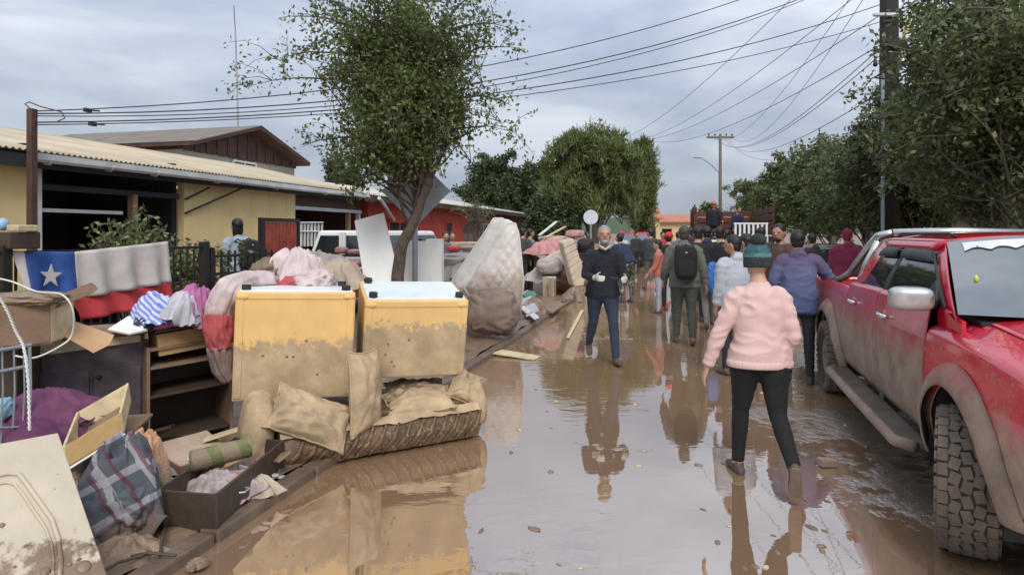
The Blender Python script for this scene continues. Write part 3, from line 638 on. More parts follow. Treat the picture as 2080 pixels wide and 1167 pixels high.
mb = MB(); mb.wheel(W(1200, 441, Yd-.04), (0, 1, 0), [(-.002, 0), (-.002, .24), (.002, .24), (.002, 0)], 28); O('disc', mb, mat('pale_sign_back', (.55, .58, .62), .5), s2)

# ------------------------------------------------------------------ soft things
def folds(seed, amp=.12, sc=2.2, ridge=.10, mul=(1, 1, 1)):
    o = V((seed*3.7, seed*1.3, seed*.7))
    def d(q):
        q = V((q.x*mul[0], q.y*mul[1], q.z*mul[2])); w = V((NZ.noise(q*1.3+o), NZ.noise(q*1.3+o+V((5, 0, 0))), NZ.noise(q*1.3+o+V((0, 7, 0)))))*.5
        g = q+w*1.2; r1 = abs(NZ.noise(V((g.x*sc*.55+g.z*sc*.3, g.y*sc*.8, g.z*sc*1.25-g.x*sc*.4))+o)); r2 = abs(NZ.noise(V((g.x*sc*1.7, g.y*sc*1.3+g.z*sc*.8, g.z*sc*.9))+o*1.7))
        return amp*NZ.noise(q*sc*.8+o)+ridge*(.32-r1**.75)*1.7+ridge*.5*(.3-r2**.8)
    return d
def lump(name, label, cat, c, r, m, seed, R=None, e=.8, amp=.14, ridge=.16, sc=2.0, parent=None, nu=64, nv=36, group=None, mul=(1, 1, 1)):
    mb = MB(); mb.ell(c, r, R, nu, nv, e, folds(seed, amp, sc, ridge, mul)); return O(name, mb, m, parent, label, cat, group, smooth=True)
def cushion(name, label, c, s, R, m, seed, parent=None, pinch=.35, cat='cushion', group=None, wr=.02):
    """a stuffed rectangular cushion: fat middle, pinched seams, puckered along the edges"""
    mb = MB(); n = 30; R = R or Matrix.Identity(3); vs = []
    def prof(a, b, sgn):
        x, y = 2*a-1, 2*b-1; e_ = (1-abs(x)**2.8)*(1-abs(y)**2.8); h_ = (max(e_, 0)**.55)
        rx_, ry_ = 1-.10*(1-y*y), 1-.10*(1-x*x); cw = wr*1.3*math.sin(math.atan2(abs(y)-1.02, abs(x)-1.02)*11+seed)*max(0, 1-math.hypot(abs(x)-1, abs(y)-1)/.9)*h_
        z = sgn*(.5*s[2]*h_*(1-pinch*.3*(x*x+y*y)*.5))
        w = wr*(NZ.noise(V((x*3+seed, y*3, sgn*2+seed)))+.7*(.3-abs(NZ.noise(V((x*2.2+seed, y*7, seed)))))*2*h_)
        return V(c)+R@V((x*s[0]/2*rx_, y*s[1]/2*ry_, z+(w+cw)*sgn))
    mb.grid(n, n, lambda a, b: prof(a, b, 1)); mb.grid(n, n, lambda a, b: prof(a, 1-b, -1))
    o = O(name, mb, m, parent, label, cat, group, smooth=True)
    E_ = [(i/12, 0) for i in range(12)]+[(1, i/12) for i in range(12)]+[(1-i/12, 1) for i in range(12)]+[(0, 1-i/12) for i in range(13)]
    mb = MB(); mb.tube([prof(a, b, 1) for (a, b) in E_], .009, 6); O('piping', mb, m, o, smooth=True); return o
def cloth(name, label, cat, c, rx, ry, h_, m, seed, nf=8, R=None, amp=.16, parent=None, group=None, flat=1.8):
    """a dropped cloth: a soft mound whose edge hangs in folds and ends in an uneven hem"""
    R = R or Matrix.Identity(3); c = V(c); mb = MB(); o = V((seed*2.1, seed*.7, 0))
    def fn(a, b):
        th = a*2*math.pi; r_ = b*1.08; ct, st = math.cos(th), math.sin(th); e = 1+.22*NZ.noise(V((ct*1.3, st*1.3, 0))+o); q = V((ct*r_*1.6, st*r_*1.6, 0))
        ph = nf*th+2.2*NZ.noise(q+o)+seed; f_ = math.sin(ph)*.6+.4*math.sin(ph*.5+1.7*r_)
        k = 1+amp*f_*r_*r_; cr_ = (.3-abs(NZ.noise(q*1.7+o+V((0, 0, 3)))))*.22+(.25-abs(NZ.noise(q*3.6+o*2)))*.08
        z = h_*(1-min(1, r_)**flat)+h_*amp*f_*r_*.7+h_*cr_*(1.2-.4*r_)*1.6
        return c+R@V((ct*r_*rx*e*k, st*r_*ry*e*k, max(z, -.02)))
    mb.grid(110, 26, fn, True); return O(name, mb, m, parent, label, cat, group, smooth=True, thick=.006)
def sheet(fn, nu=30, nv=20): return MB().grid(nu, nv, fn)

# ------------------------------------------------------------------ sofa with two yellow appliances on it
SB0, SB1 = G(568, 962), G(972, 888)            # the foot of the sofa front
sd = (SB1-SB0); SL = sd.length; sd.normalize(); sn = V((-sd.y, sd.x, 0))   # sn points away from the camera
SR = basis(sd)
def SF(a, d, z): return SB0+sd*a+sn*d+UP*z
sofa = T('sofa', 'mud covered sofa by the kerb carrying two yellow appliances', 'sofa', SF(SL/2, .35, 0))
def bowed(a, b):
    z = .02+b*.22; t = .035*math.sin(b*math.pi)+.012*NZ.noise(V((a*9, b*4, 0))); return SF(a*SL, -t, z+.015*NZ.noise(V((a*6, 1, b))))
mb = MB(); mb.grid(60, 10, bowed); mb.box(SF(SL/2, .42, .13), (SL-.02, .8, .22), SR); O('base', mb, m_mudseat, sofa, smooth=True)
for i in range(15):                              # pleats of the sofa skirt
    a = .10+i*(SL-.16)/14; mb = MB(); mb.tube([SF(a+.07, -.02, .235), SF(a+.02, -.045, .13), SF(a-.07, -.02, .03)], [.014, .018, .012], 8); O('pleat', mb, m_mudseat, sofa, smooth=True)
def sofa_edge(a, b): return SF(a*SL, -.03+.11*b, .24+.05*math.sin(b*math.pi)+.025*NZ.noise(V((a*8, b*2, 3)))+.01*NZ.noise(V((a*25, b*5, 3))))
mb = MB(); mb.grid(60, 7, sofa_edge); O('seat_edge', mb, m_mudcloth, sofa, smooth=True)
mb = MB(); mb.box(SF(SL/2, .45, .27), (SL-.1, .7, .08), SR); O('seat', mb, m_mudseat, sofa, bevel=.02)
def upcush(px0, px1, y0, y1, Y, dep, tilt, yaw, seed, label, m=m_mudcloth):
    c = W((px0+px1)/2, (y0+y1)/2, Y); w = (px1-px0)/FPX*Y; h_ = (y1-y0)/FPX*Y
    return cushion('cushion', label, c, (w, h_, dep), rot(math.pi/2+tilt[0], tilt[1], yaw), m, seed, group='cushions on the sofa')
GC = 'cushions on the sofa'
mb = MB(); mb.ell(W(521, 868, 4.62), (.12, .2, .26), rot(0, .12, .5), 40, 30, .75, folds(3, .05, 2, .05)); O('armrest', mb, m_mudcloth, sofa, smooth=True)
cushion('cushion', 'large creased cushion slumped under the left yellow appliance', W(632, 848, 4.66), (.60, .36, .22), rot(.85, .42, .30), m_mudcloth, 2, group=GC, wr=.04)
cushion('cushion', 'tall cushion standing on end between the two yellow appliances', W(742, 795, 4.84), (.30, .64, .17), rot(1.52, .0, .95), m_mudcloth, 7, group=GC, wr=.014, pinch=.1)
cushion('cushion', 'folded flat cushion under the right yellow appliance', W(850, 815, 5.22), (.56, .34, .17), rot(.3, -.08, .3), m_mudcloth, 9, group=GC, wr=.03)
cushion('cushion', 'dark wet cushion wedged beneath the right yellow appliance', W(845, 792, 5.38), (.50, .36, .12), rot(.2, 0, .3), m_mudwet, 19, group=GC, wr=.03)
cushion('cushion', 'pointed cushion at the right end of the sofa', W(948, 786, 5.42), (.30, .28, .15), rot(1.1, .5, .35), m_mudcloth, 12, group=GC, wr=.02)
mb = MB(); mb.ell(W(958, 812, 5.5), (.10, .16, .22), rot(0, -.15, .5), 40, 30, .75, folds(6, .05, 2, .05)); O('armrest', mb, m_mudcloth, sofa, smooth=True)
lump('muddy_rag', 'twisted muddy rag at the left end of the sofa seat', 'rag', W(585, 822, 4.7), (.26, .08, .05), m_mudcloth, 8, rot(0, .05, .3))
def appliance(label, fl_, fr_, bl_off, z0, z1, m, seed, feet, tilt=0, pitch=0):
    """fl_, fr_ = top front corners; box reaching back by bl_off"""
    fl_, fr_ = V(fl_), V(fr_); d = fr_-fl_; d.z = 0; w = d.length; d.normalize(); bk = V((-d.y, d.x, 0)); R = basis(d) @ Matrix.Rotation(tilt, 3, 'Y') @ Matrix.Rotation(pitch, 3, 'X')
    c = (fl_+fr_)/2+bk*bl_off/2; c.z = (z0+z1)/2+pitch*.25; t = T('appliance', label, 'appliance', (c.x, c.y, z0), 'upturned yellow appliances')
    h_ = z1-z0
    def P(x, y, z): return c+R@V((x, y, z))
    mb = MB(); mb.box(c, (w, bl_off, h_), R); O('cabinet', mb, m, t, bevel=.012)
    mb = MB(); mb.box(P(0, .01, h_/2+.003), (w-.05, bl_off-.05, .014), R); O('underside', mb, m_ftop, t, bevel=.004)
    mb = MB()
    for s_ in (-1, 1):
        mb.box(P(s_*(w/2-.035), -bl_off/2-.002, 0), (.05, .008, h_-.05), R)
    mb.box(P(0, -bl_off/2-.0025, h_/2-.03), (w-.02, .008, .045), R); O('front_rim', mb, m, t, bevel=.003)
    for (sx, sy) in feet:
        mb = MB(); mb.tube([P(sx*(w/2-.07), sy*(bl_off/2-.07), h_/2), P(sx*(w/2-.07), sy*(bl_off/2-.07), h_/2+.05)], .034, 12); O('foot', mb, m_rub, t)
    for s_ in (-1, 1):
        mb = MB(); mb.ell(P(s_*(w/2-.05), -bl_off/2-.004, h_/2-.035), (.05, .012, .022), R, 14, 8); O('corner_cap', mb, m, t, smooth=True)
    for k in range(5):
        mb = MB(); mb.ell(P(random.uniform(-.3, .3)*w, -bl_off/2-.001, random.uniform(-.4, .05)*h_), (.011, .004, .011), R, 8, 6); O('mud_spot', mb, m_mudwet, t)
    return t
appliance('left upturned yellow appliance with mud to half its height', W(474, 601, 4.74), W(719, 589, 5.02), .58, .43, 1.245, m_fridge, 1, ((-1, 1), (1, 1), (1, -1), (-1, -1)), .035)
appliance('right upturned yellow appliance showing its pale square underside', W(738, 613, 5.08), W(948, 599, 5.34), .62, .52, 1.165, m_fridge2, 2, ((-1, -1), (1, -1), (-1, 1)), .03, .17)

# bedding draped beside and on the left appliance
m_bed = mat('pink_white_bedding', (.54, .44, .43), .85, .18, 7, .5, 30, mud=1.12, mamp=.6, mscale=5, msoft=.4, mudc=(.24, .16, .13))
m_bedr = mat('red_bedding', (.40, .075, .08), .85, .2, 7, .5, 30, mud=.7, mamp=.5, mscale=5, msoft=.3, mudc=(.25, .15, .12))
bd = T('bedding_bundle', 'bundle of pink and white muddy bedding piled behind the left appliance', 'bedding', W(600, 595, 5.6))
cloth('quilt', None, None, W(600, 596, 5.65), .31, .26, .36, m_bed, 14, 7, rot(0, .1, 0), .2, bd, flat=2.6)
lump('red_fold', None, None, W(592, 580, 5.45), (.14, .1, .08), m_bedr, 15, None, .9, .15, .2, 2.2, bd)
lump('quilt_fold', None, None, W(640, 575, 5.5), (.17, .16, .11), m_bed, 17, None, .9, .15, .25, 2.5, bd)
lump('brown_rag', 'brown crumpled rag left of the pink bedding bundle', 'rag', W(545, 560, 5.6), (.13, .15, .14), mat('brown_rag', (.20, .14, .10), .9, .3, 8), 16, None, .9, .2, .3, 2.4)
bl = T('draped_blanket', 'white and red blanket hanging down left of the yellow appliance', 'blanket', W(450, 760, 4.95))
def arc(px, py, Y, w, d=.10): return (W(px, py, Y), w, d)
path = [(545, 575, 5.4, .10), (500, 577, 5.2, .11), (465, 592, 5.05, .11), (447, 625, 4.95, .10), (443, 665, 4.92, .09), (446, 705, 4.9, .085), (455, 750, 4.9, .07)]
def drapetube(pth, m, name, parent, seed):
    mb = MB(); n = 20; rows = []
    P = [W(a, b, c) for (a, b, c, d) in pth]; Rr = [d for (_, _, _, d) in pth]; PP = []; RR = []
    for i in range(len(P)-1):
        for k in range(6): PP.append(P[i].lerp(P[i+1], k/6)); RR.append(Rr[i]*(1-k/6)+Rr[i+1]*k/6)
    mb.tube(PP, RR, 48)
    for i, p in enumerate(mb.v):
        c = PP[i//48]; d = p-c; an = (i % 48)/48*6.283
        t_ = (i//48)*.10+seed; mb.v[i] = c+d*(1+.30*NZ.noise(V((math.cos(an)*1.6, math.sin(an)*1.6, t_)))+.45*(.25-abs(NZ.noise(V((math.cos(an)*3.2, math.sin(an)*3.2, t_*.7)))))+.25*(.2-abs(NZ.noise(V((math.cos(an)*6, math.sin(an)*6, t_*1.3))))))
    return O(name, mb, m, parent, smooth=True)
drapetube(path[:5], m_bed, 'white_length', bl, 1); drapetube([(444, 640, 4.9, .10), (441, 665, 4.88, .095), (445, 690, 4.88, .088), (449, 712, 4.88, .08)], m_bedr, 'red_band', bl, 2); drapetube([(446, 700, 4.9, .09), (455, 750, 4.92, .08), (470, 775, 4.95, .05)], m_bed, 'muddy_end', bl, 3)

# ------------------------------------------------------------------ furniture pile on the sidewalk
def board(name, label, cat, pts, thick, m, bevel=.004, parent=None, group=None):
    p = [V(q) for q in pts]; nrm = (p[1]-p[0]).cross(p[2]-p[0]).normalized(); mb = MB(); mb.prism(p, nrm*thick); return O(name, mb, m, parent, label, cat, group, bevel=bevel)
# purple-grey dresser
dr = T('dresser', 'dark purple grey laminate dresser with swollen face in the left pile', 'dresser', W(160, 890, 4.75))
x0, x1 = W(28, 700, 4.55), W(291, 700, 4.95); dd = (x1-x0); dd.z = 0; dw = dd.length; dd.normalize(); DR = basis(dd); dn = V((-dd.y, dd.x, 0))
def DP(a, d, z): q = x0+dd*a+dn*d; q.z = z; return q
mb = MB(); mb.box(DP(dw/2, .24, .48), (dw, .44, .88), DR); O('carcass', mb, m_purpleboard, dr, bevel=.006)
mb = MB(); mb.box(DP(dw/2, .22, .935), (dw+.05, .52, .03), DR); O('top', mb, m_brnboard, dr, bevel=.005)
mb = MB(); mb.prism([DP(.02, .012, .80), DP(dw-.02, .012, .86), DP(dw-.02, .012, .91), DP(.02, .012, .91)], dn*-.018); O('peeling_strip', mb, m_creamw, dr)
mb = MB(); mb.box(DP(dw*.30, .008, .36), (dw*.52, .022, .62), DR); O('door', mb, m_purpleboard, dr, bevel=.004)
mb = MB(); mb.box(DP(dw*.79, .008, .36), (dw*.38, .022, .62), DR); d2 = O('door', mb, m_purpleboard, dr, bevel=.004)
mb = MB(); mb.ell(DP(dw*.64, -.02, .62), (.018, .02, .018)); O('knob', mb, m_rub, d2, smooth=True)
# shelving unit
sh = T('shelf_unit', 'open brown shelf unit tipped between the dresser and the left appliance', 'shelf unit', W(385, 890, 5.0))
s0, s1 = W(298, 700, 4.85), W(474, 690, 5.25); sdv = (s1-s0); sdv.z = 0; sw = sdv.length; sdv.normalize(); SHR = basis(sdv); shn = V((-sdv.y, sdv.x, 0))
def SP(a, d, z): q = s0+sdv*a+shn*d; q.z = z+a*.06; return q
for a in (.012, sw-.012):
    mb = MB(); mb.box(SP(a, .22, .43), (.024, .44, .78), SHR); O('side_panel', mb, m_brnboard, sh, bevel=.003)
for z in (.09, .44, .66, .80):
    mb = MB(); mb.box(SP(sw/2, .22, z), (sw-.05, .42, .022), SHR @ Matrix.Rotation(-.06/1, 3, 'Y')); O('shelf', mb, m_brnboard if z > .6 else m_dkboard, sh, bevel=.003)
mb = MB(); mb.box(SP(sw/2, .435, .43), (sw-.05, .012, .76), SHR); O('back_panel', mb, m_dkboard, sh)
yb = T('ochre_box', 'ochre board box lying on top of the open shelf unit', 'box', W(370, 715, 5.0))
mb = MB(); mb.box(W(368, 687, 5.12)+V((0, .1, 0)), (.50, .36, .17), basis(sdv) @ Matrix.Rotation(-.10, 3, 'Y')); O('body', mb, m_ybox, yb, bevel=.006)
mb = MB(); mb.box(W(366, 662, 5.12)+V((0, .1, .008)), (.53, .38, .02), basis(sdv) @ Matrix.Rotation(-.10, 3, 'Y')); O('lid', mb, m_dkboard, yb, bevel=.004)
cb = T('clothes_bundle', 'bundle of blue striped and pink cloth on the ochre box', 'clothes', W(348, 660, 5.0))
m_bluep = mat('blue_white_print', (.56, .58, .66), .85, .1, 9, .3, 30, stripes=[((.6, .2, .77), .035, (.05, .12, .55), .55)])
m_pink = mat('magenta_cloth', (.40, .12, .28), .8, .2, 7, .3, 30)
m_greyc = mat('pale_grey_cloth', (.42, .41, .44), .85, .2, 7, .4, 30)
cloth('blue_cloth', None, None, W(318, 662, 4.95), .20, .16, .24, m_bluep, 21, 6, rot(0, -.15, 0), .2, cb, flat=2.3)
cloth('pink_cloth', None, None, W(388, 655, 5.05), .19, .17, .27, m_pink, 22, 6, rot(0, .1, 0), .2, cb, flat=2.5)
cloth('grey_cloth', None, None, W(360, 650, 4.9), .15, .11, .20, m_greyc, 23, 6, rot(0, .25, 0), .25, cb, flat=2.0)
lump('pink_hem', None, None, W(350, 654, 4.95), (.21, .09, .035), m_pink, 24, rot(0, -.25, 0), .9, .15, .2, 2, cb)
lump('dark_cloth', None, None, W(298, 655, 4.9), (.08, .1, .06), mat('dark_blue_cloth', (.03, .04, .08), .9), 25, None, .9, .2, .3, 2.4, cb)
# open paper, cardboard flap
board('white_book', 'open white pad of paper beside the blue cloth bundle', 'paper', [W(218, 668, 4.75), W(262, 640, 4.95), W(300, 668, 4.8), W(262, 676, 4.65)], .02, m_white)
board('cardboard_flap', 'bent orange brown cardboard sheet hanging over the dresser edge', 'cardboard', [W(126, 680, 4.45), W(152, 652, 4.62), W(232, 680, 4.62), W(222, 700, 4.5), W(190, 716, 4.38)], .005, m_card, 0)
dw_ = T('wooden_drawer', 'big brown wooden drawer with pale end lying on the dresser', 'drawer', W(75, 700, 4.3))
a0, a1 = W(-40, 650, 4.05), W(104, 650, 4.25); b1 = W(150, 645, 4.6)
def slab(p, q, z0, z1, th, m, name, par, drop=0):
    p, q = V(p), V(q); d = q-p; d.z = 0; nn = V((-d.y, d.x, 0)).normalized(); mb = MB()
    mb.prism([V((p.x, p.y, z0)), V((q.x, q.y, z0+drop)), V((q.x, q.y, z1+drop)), V((p.x, p.y, z1))], nn*th); return O(name, mb, m, par, bevel=.004)
slab(a0, a1, .955, 1.235, .018, m_brnboard, 'front', dw_); slab(a1, b1, .965, 1.25, .018, m_creamw, 'end', dw_)
bk_ = (b1-a1); slab(a0+bk_, b1, .955, 1.235, .018, m_brnboard, 'back', dw_); slab(a0, a0+bk_, .955, 1.235, .018, m_brnboard, 'end', dw_)
mb = MB(); mb.prism([V((p.x, p.y, .96)) for p in (a0, a1, b1, a0+bk_)], (0, 0, .012)); O('bottom', mb, m_brnboard, dw_)
lump('muddy_rag', 'brown rags lying in the big wooden drawer', 'rag', W(60, 607, 4.25), (.22, .12, .05), m_mudwet, 27, rot(0, 0, .2))
ib = T('ironing_board', 'cream board with rounded end sticking up from the wooden drawer', 'board', W(150, 590, 4.4))
p0_, p1_ = W(98, 608, 4.3), W(188, 572, 4.75); d_ = (p1_-p0_); L_ = d_.length; dn_ = d_.normalized(); wv = V((.45, -.3, -.75)); wv = (wv-dn_*wv.dot(dn_)).normalized(); nv_ = dn_.cross(wv)
pts = [p0_+wv*.0, p0_+wv*.075]+[p0_+dn_*(L_-.04)+wv*.0375+(wv*math.cos(t_)+dn_*math.sin(t_))*.0375 for t_ in np.linspace(0, math.pi, 9)]
mb = MB(); mb.prism(pts, nv_*.022); O('board', mb, m_creamw, ib, bevel=.003)
mb = MB(); mb.prism([p+nv_*-.004 for p in pts], nv_*.003); O('underside', mb, m_brnboard, ib)
# white cord loops, rope, wire rack
def cordobj(name, label, cat, pp, r, m, twist=False):
    P = [W(*p) for p in pp]; Q = []
    for i in range(len(P)-1):
        a = P[max(i-1, 0)]; b = P[i]; c = P[i+1]; d = P[min(i+2, len(P)-1)]
        for k in range(8):
            t = k/8; Q.append(.5*((2*b)+(c-a)*t+(2*a-5*b+4*c-d)*t*t+(3*b-a-3*c+d)*t**3))
    Q.append(P[-1]); mb = MB()
    if twist:
        for ph in (0, math.pi):
            QQ = []
            for i in range(len(Q)-1):
                for k in range(3):
                    s_ = (i*3+k)*.75+ph; QQ.append(Q[i].lerp(Q[i+1], k/3)+V((math.cos(s_), math.sin(s_), 0))*r*.8)
            mb.tube(QQ, r*.75, 5)
    else: mb.tube(Q, r, 6)
    return O(name, mb, m, label=label, cat=cat, smooth=True)
cordobj('loose_flex', 'white cord looping over the wooden drawer and the fence', 'cord', [(-20, 562, 4.3), (25, 572, 4.3), (75, 592, 4.2), (125, 598, 4.15), (148, 630, 4.15), (146, 680, 4.2), (118, 705, 4.15), (70, 726, 4.1), (30, 722, 4.1)], .006, m_wire)
cordobj('twisted_rope', 'twisted white rope hanging down over the drawer front', 'rope', [(-6, 596, 3.7), (15, 632, 3.72), (32, 672, 3.75), (48, 705, 3.75), (56, 760, 3.7), (59, 820, 3.65), (60, 875, 3.6)], .006, m_wire, True)
wr = T('wire_rack', 'bent metal wire rack at the left edge of the pile', 'rack', W(30, 880, 3.6))
for pp in ([(-30, 716, 3.6), (62, 700, 3.9)], [(-30, 760, 3.6), (62, 742, 3.9)]):
    mb = MB(); mb.tube([W(*p) for p in pp], .012, 6); O('rail', mb, m_galv, wr)
for px in (4, 28, 48, 60):
    mb = MB(); Y = 3.7+px*.003; mb.tube([W(px, 704, Y), W(px+2, 790, Y), W(px-2, 872, Y), V((W(px-2, 872, Y).x, Y, .45 if px < 50 else .02))], .005 if px < 50 else .01, 5); O('wire', mb, m_galv, wr)
mb = MB(); mb.tube([W(-30, 870, 3.6), W(62, 866, 3.9)], .008, 5); O('rail', mb, m_galv, wr)
oc = T('overturned_cabinet', 'dark overturned cabinet under the magenta coats in the left pile', 'cabinet', (-2.95, 3.95, 0))
mb = MB(); mb.box((-3.0, 4.0, .235), (1.15, .62, .37), rot(0, 0, .25)); O('carcass', mb, m_dkboard, oc, bevel=.01)
mb = MB(); mb.box((-3.0, 4.0, .43), (1.19, .66, .02), rot(0, 0, .25)); O('top', mb, m_brnboard, oc, bevel=.004)
mb = MB(); mb.box((-3.75, 4.45, .47), (.75, .5, .94), rot(0, 0, .25)); ob_ = O('side_cabinet', mb, m_dkboard, label='dark side cabinet under the big wooden drawer at the left edge', cat='cabinet', bevel=.01)
m_mag = mat('muddy_magenta_cloth', (.13, .035, .085), .8, .3, 6, .5, 25, mud=.35, mamp=.4, mscale=6, msoft=.3)
cloth('magenta_coat', 'muddy magenta coat lying before the dresser', 'coat', W(95, 845, 4.1), .36, .26, .16, m_mag, 31, 7)
cloth('magenta_coat', 'darker folded magenta garment under the coat in the left pile', 'coat', W(70, 905, 3.9), .38, .28, .17, mat('dark_magenta_cloth', (.10, .022, .07), .8, .3, 6), 32, 6)
lump('pale_blue_rag', 'pale blue rag at the left edge beside the magenta coat', 'rag', W(4, 832, 3.9), (.05, .08, .07), mat('pale_blue_cloth', (.22, .36, .46), .85), 33)
# small open drawer, plaid blanket, peach cloth
sdw = T('shallow_drawer', 'shallow drawer with ochre end tilted over the plaid blanket', 'drawer', W(190, 900, 3.7))
k0, k1, k2 = W(132, 905, 3.55), W(247, 836, 3.75), W(160, 835, 4.0)
def frame_slab(p, q, dn2, th, m, name): 
    p, q = V(p), V(q); mb = MB(); mb.prism([p, q, q+dn2, p+dn2], (q-p).cross(dn2).normalized()*th); return O(name, mb, m, sdw, bevel=.003)
dwn = V((.03, -.02, -.115)); frame_slab(k0, k1, dwn, .014, m_ybox, 'front'); frame_slab(k1, k1+(k2-k0), dwn, .014, m_creamw, 'side'); frame_slab(k0, k2, dwn, .014, m_creamw, 'side'); frame_slab(k2, k2+(k1-k0), dwn, .014, m_creamw, 'back')
mb = MB(); mb.prism([k0+dwn, k1+dwn, k1+(k2-k0)+dwn, k2+dwn], (0, 0, .008)); O('bottom', mb, m_brnboard, sdw)
mb = MB(); mb.tube([k0+dwn*1.06, k1+dwn*1.06], .008, 5); O('white_edge', mb, m_wire, sdw)
m_plaid = mat('plaid_wool', (.075, .085, .10), .9, .2, 8, .4, 40, stripes=[((.8, .2, .55), .16, (.33, .31, .32), .22), ((.5, -.1, -.85), .19, (.30, .29, .32), .20), ((.8, .2, .55), .105, (.10, .02, .04), .16)], mud=.16, mamp=.25, mscale=7, msoft=.1, mudc=(.16, .11, .08))
pbk = T('plaid_blanket', 'grey and dark plaid blanket spilling toward the kerb', 'blanket', W(235, 1060, 3.45))
cloth('heap', None, None, W(232, 1062, 3.50)*1, .24, .24, .44, m_plaid, 34, 7, rot(0, .12, 0), .2, pbk, flat=2.6)
lump('fold', None, None, W(262, 1030, 3.45), (.12, .12, .13), m_plaid, 35, rot(0, .5, .2), .85, .16, .25, 2, pbk)
lump('fold', None, None, W(205, 1050, 3.38), (.13, .12, .16), m_plaid, 36, rot(0, .3, 0), .85, .16, .25, 2, pbk)
cloth('peach_towel', 'peach coloured muddy towel behind the plaid blanket', 'towel', W(272, 985, 3.8), .17, .16, .30, mat('peach_towel', (.52, .29, .17), .95, .2, 9, 1, 60, mud=.3, mamp=.3, mscale=7, msoft=.2), 37, 6, rot(0, .2, 0), .2, flat=2.4)
# beige moulded door leaf in the corner
dl = T('cream_door_panel', 'cream moulded door panel leaning in the bottom left corner', 'door panel', W(60, 1160, 2.75))
q0, q1, qd = W(-160, 930, 2.75), W(118, 878, 3.1), W(20, 1250, 2.45)
nn = (q1-q0).cross(qd-q0).normalized(); nn = nn if nn.y < 0 else -nn
def onp(px, py, lift=.004):
    r = W(px, py, 1)-V((0, 0, CH)); o = V((0, 0, CH)); k = (q0-o).dot(nn)/r.dot(nn); return o+r*k+nn*lift
mb = MB(); mb.prism([onp(-160, 930, 0), onp(118, 878, 0), onp(222, 1180, 0), onp(-160, 1330, 0)], nn*-.035); O('panel', mb, m_cream, dl, bevel=.004)
mo = [onp(x, y) for (x, y) in ((-140, 990), (15, 962), (38, 963), (55, 985), (80, 1020), (105, 1055), (118, 1095), (123, 1140), (120, 1180))]
mb = MB(); mb.tube(mo, .010, 8); O('moulding', mb, m_cream, dl, smooth=True)
mo = [onp(x, y) for (x, y) in ((-140, 1008), (12, 980), (30, 984), (48, 1006), (70, 1040), (92, 1072), (104, 1105), (108, 1140), (106, 1180))]
mb = MB(); mb.tube(mo, .006, 8); O('moulding', mb, m_cream, dl, smooth=True)
for (x, y, r) in ((4, 1066, .012), (52, 1108, .008), (140, 1145, .012), (170, 1150, .03), (185, 1105, .006), (92, 1160, .02), (160, 1135, .008), (30, 1150, .007)):
    mb = MB(); mb.ell(onp(x, y, .0), (r, r, .006), basis(q1-q0, None, nn), 12, 6); O('mud_spot', mb, m_mudwet, dl, smooth=True)
# dark open drawer near the kerb with wet things
od = T('dark_open_drawer', 'dark brown open drawer full of wet cloth at the kerb', 'drawer', G(440, 1087))
c0, c1, c2 = G(315, 1076, .03), G(440, 1087, .03), G(578, 958, .03)
def dslab(p, q, name, m=m_dkboard, th=.018, h_=.225):
    p, q = V(p), V(q); d = q-p; nn2 = V((-d.y, d.x, 0)).normalized(); mb = MB(); mb.prism([p, q, q+UP*h_, p+UP*h_], nn2*th); return O(name, mb, m, od, bevel=.003)
dslab(c0, c1, 'end'); fr = dslab(c1, c2, 'front'); dslab(c0+(c2-c1), c0, 'back'); dslab(c2, c2+(c0-c1), 'end')
mb = MB(); mb.prism([c0+UP*.01, c1+UP*.01, c2+UP*.01, c0+(c2-c1)+UP*.01], UP*.012); O('bottom', mb, m_dkboard, od)
pm_ = c1.lerp(c2, .28)+UP*.13; dv = (c2-c1).normalized(); ou = V((dv.y, -dv.x, 0)); mb = MB(); mb.tube([pm_, pm_+ou*.03+dv*.01, pm_+ou*.03+dv*.07, pm_+dv*.08], .006, 6); O('handle', mb, m_galv, fr)
rt = T('rolled_rug', 'rolled green and brown rug lying on the dark open drawer', 'rug', W(455, 945, 4.05))
def roll(a, b, r, m, name, par, seed):
    a, b = V(a), V(b); ax = (b-a); L = ax.length; ax.normalize(); x_ = ax.cross(UP).normalized(); y_ = x_.cross(ax); mb = MB()
    def fn(s_, t_):
        an = s_*4.2*math.pi; rr = r*(.35+.65*s_)*(1+.08*NZ.noise(V((s_*5, t_*3, seed)))); return a+ax*(L*t_+.01*math.sin(an))+(x_*math.cos(an)+y_*math.sin(an)*.8)*rr
    mb.grid(90, 14, fn); return O(name, mb, m, par, smooth=True, thick=.012)
m_rug = mat('muddy_green_rug', (.14, .15, .06), .95, .3, 9, 1, 50, stripes=[((.8, .55, .2), .17, (.26, .19, .14), .6)])
roll(W(385, 935, 3.98), W(510, 905, 4.15), .085, m_rug, 'roll', rt, 1)
cloth('wet_papers', 'clump of wet grey papers and cloth inside the dark drawer', 'papers', W(440, 1010, 3.95), .24, .22, .15, mat('wet_grey_paper', (.33, .27, .25), .7, .4, 12, .8, 30), 42, 8, rot(0, -.1, .5), .25)
for i, (pp, m_, lab) in enumerate((([W(362, 1000, 3.9), W(380, 960, 4.1), W(420, 948, 4.1), W(402, 985, 3.9)], m_brnboard, 'brown board scrap at the back of the dark drawer'),
        ([W(468, 955, 4.05), W(515, 950, 4.15), W(512, 985, 4.05), W(475, 985, 3.95)], mat('pinkish_board', (.40, .27, .24), .7), 'pinkish board scrap in the dark drawer'),
        ([W(518, 950, 4.2), W(538, 925, 4.35), W(542, 985, 4.25), W(530, 1008, 4.15)], m_greyc, 'grey cloth strip hanging over the dark drawer front'))):
    board('board_scrap', lab, 'board', pp, .012, m_, .002)
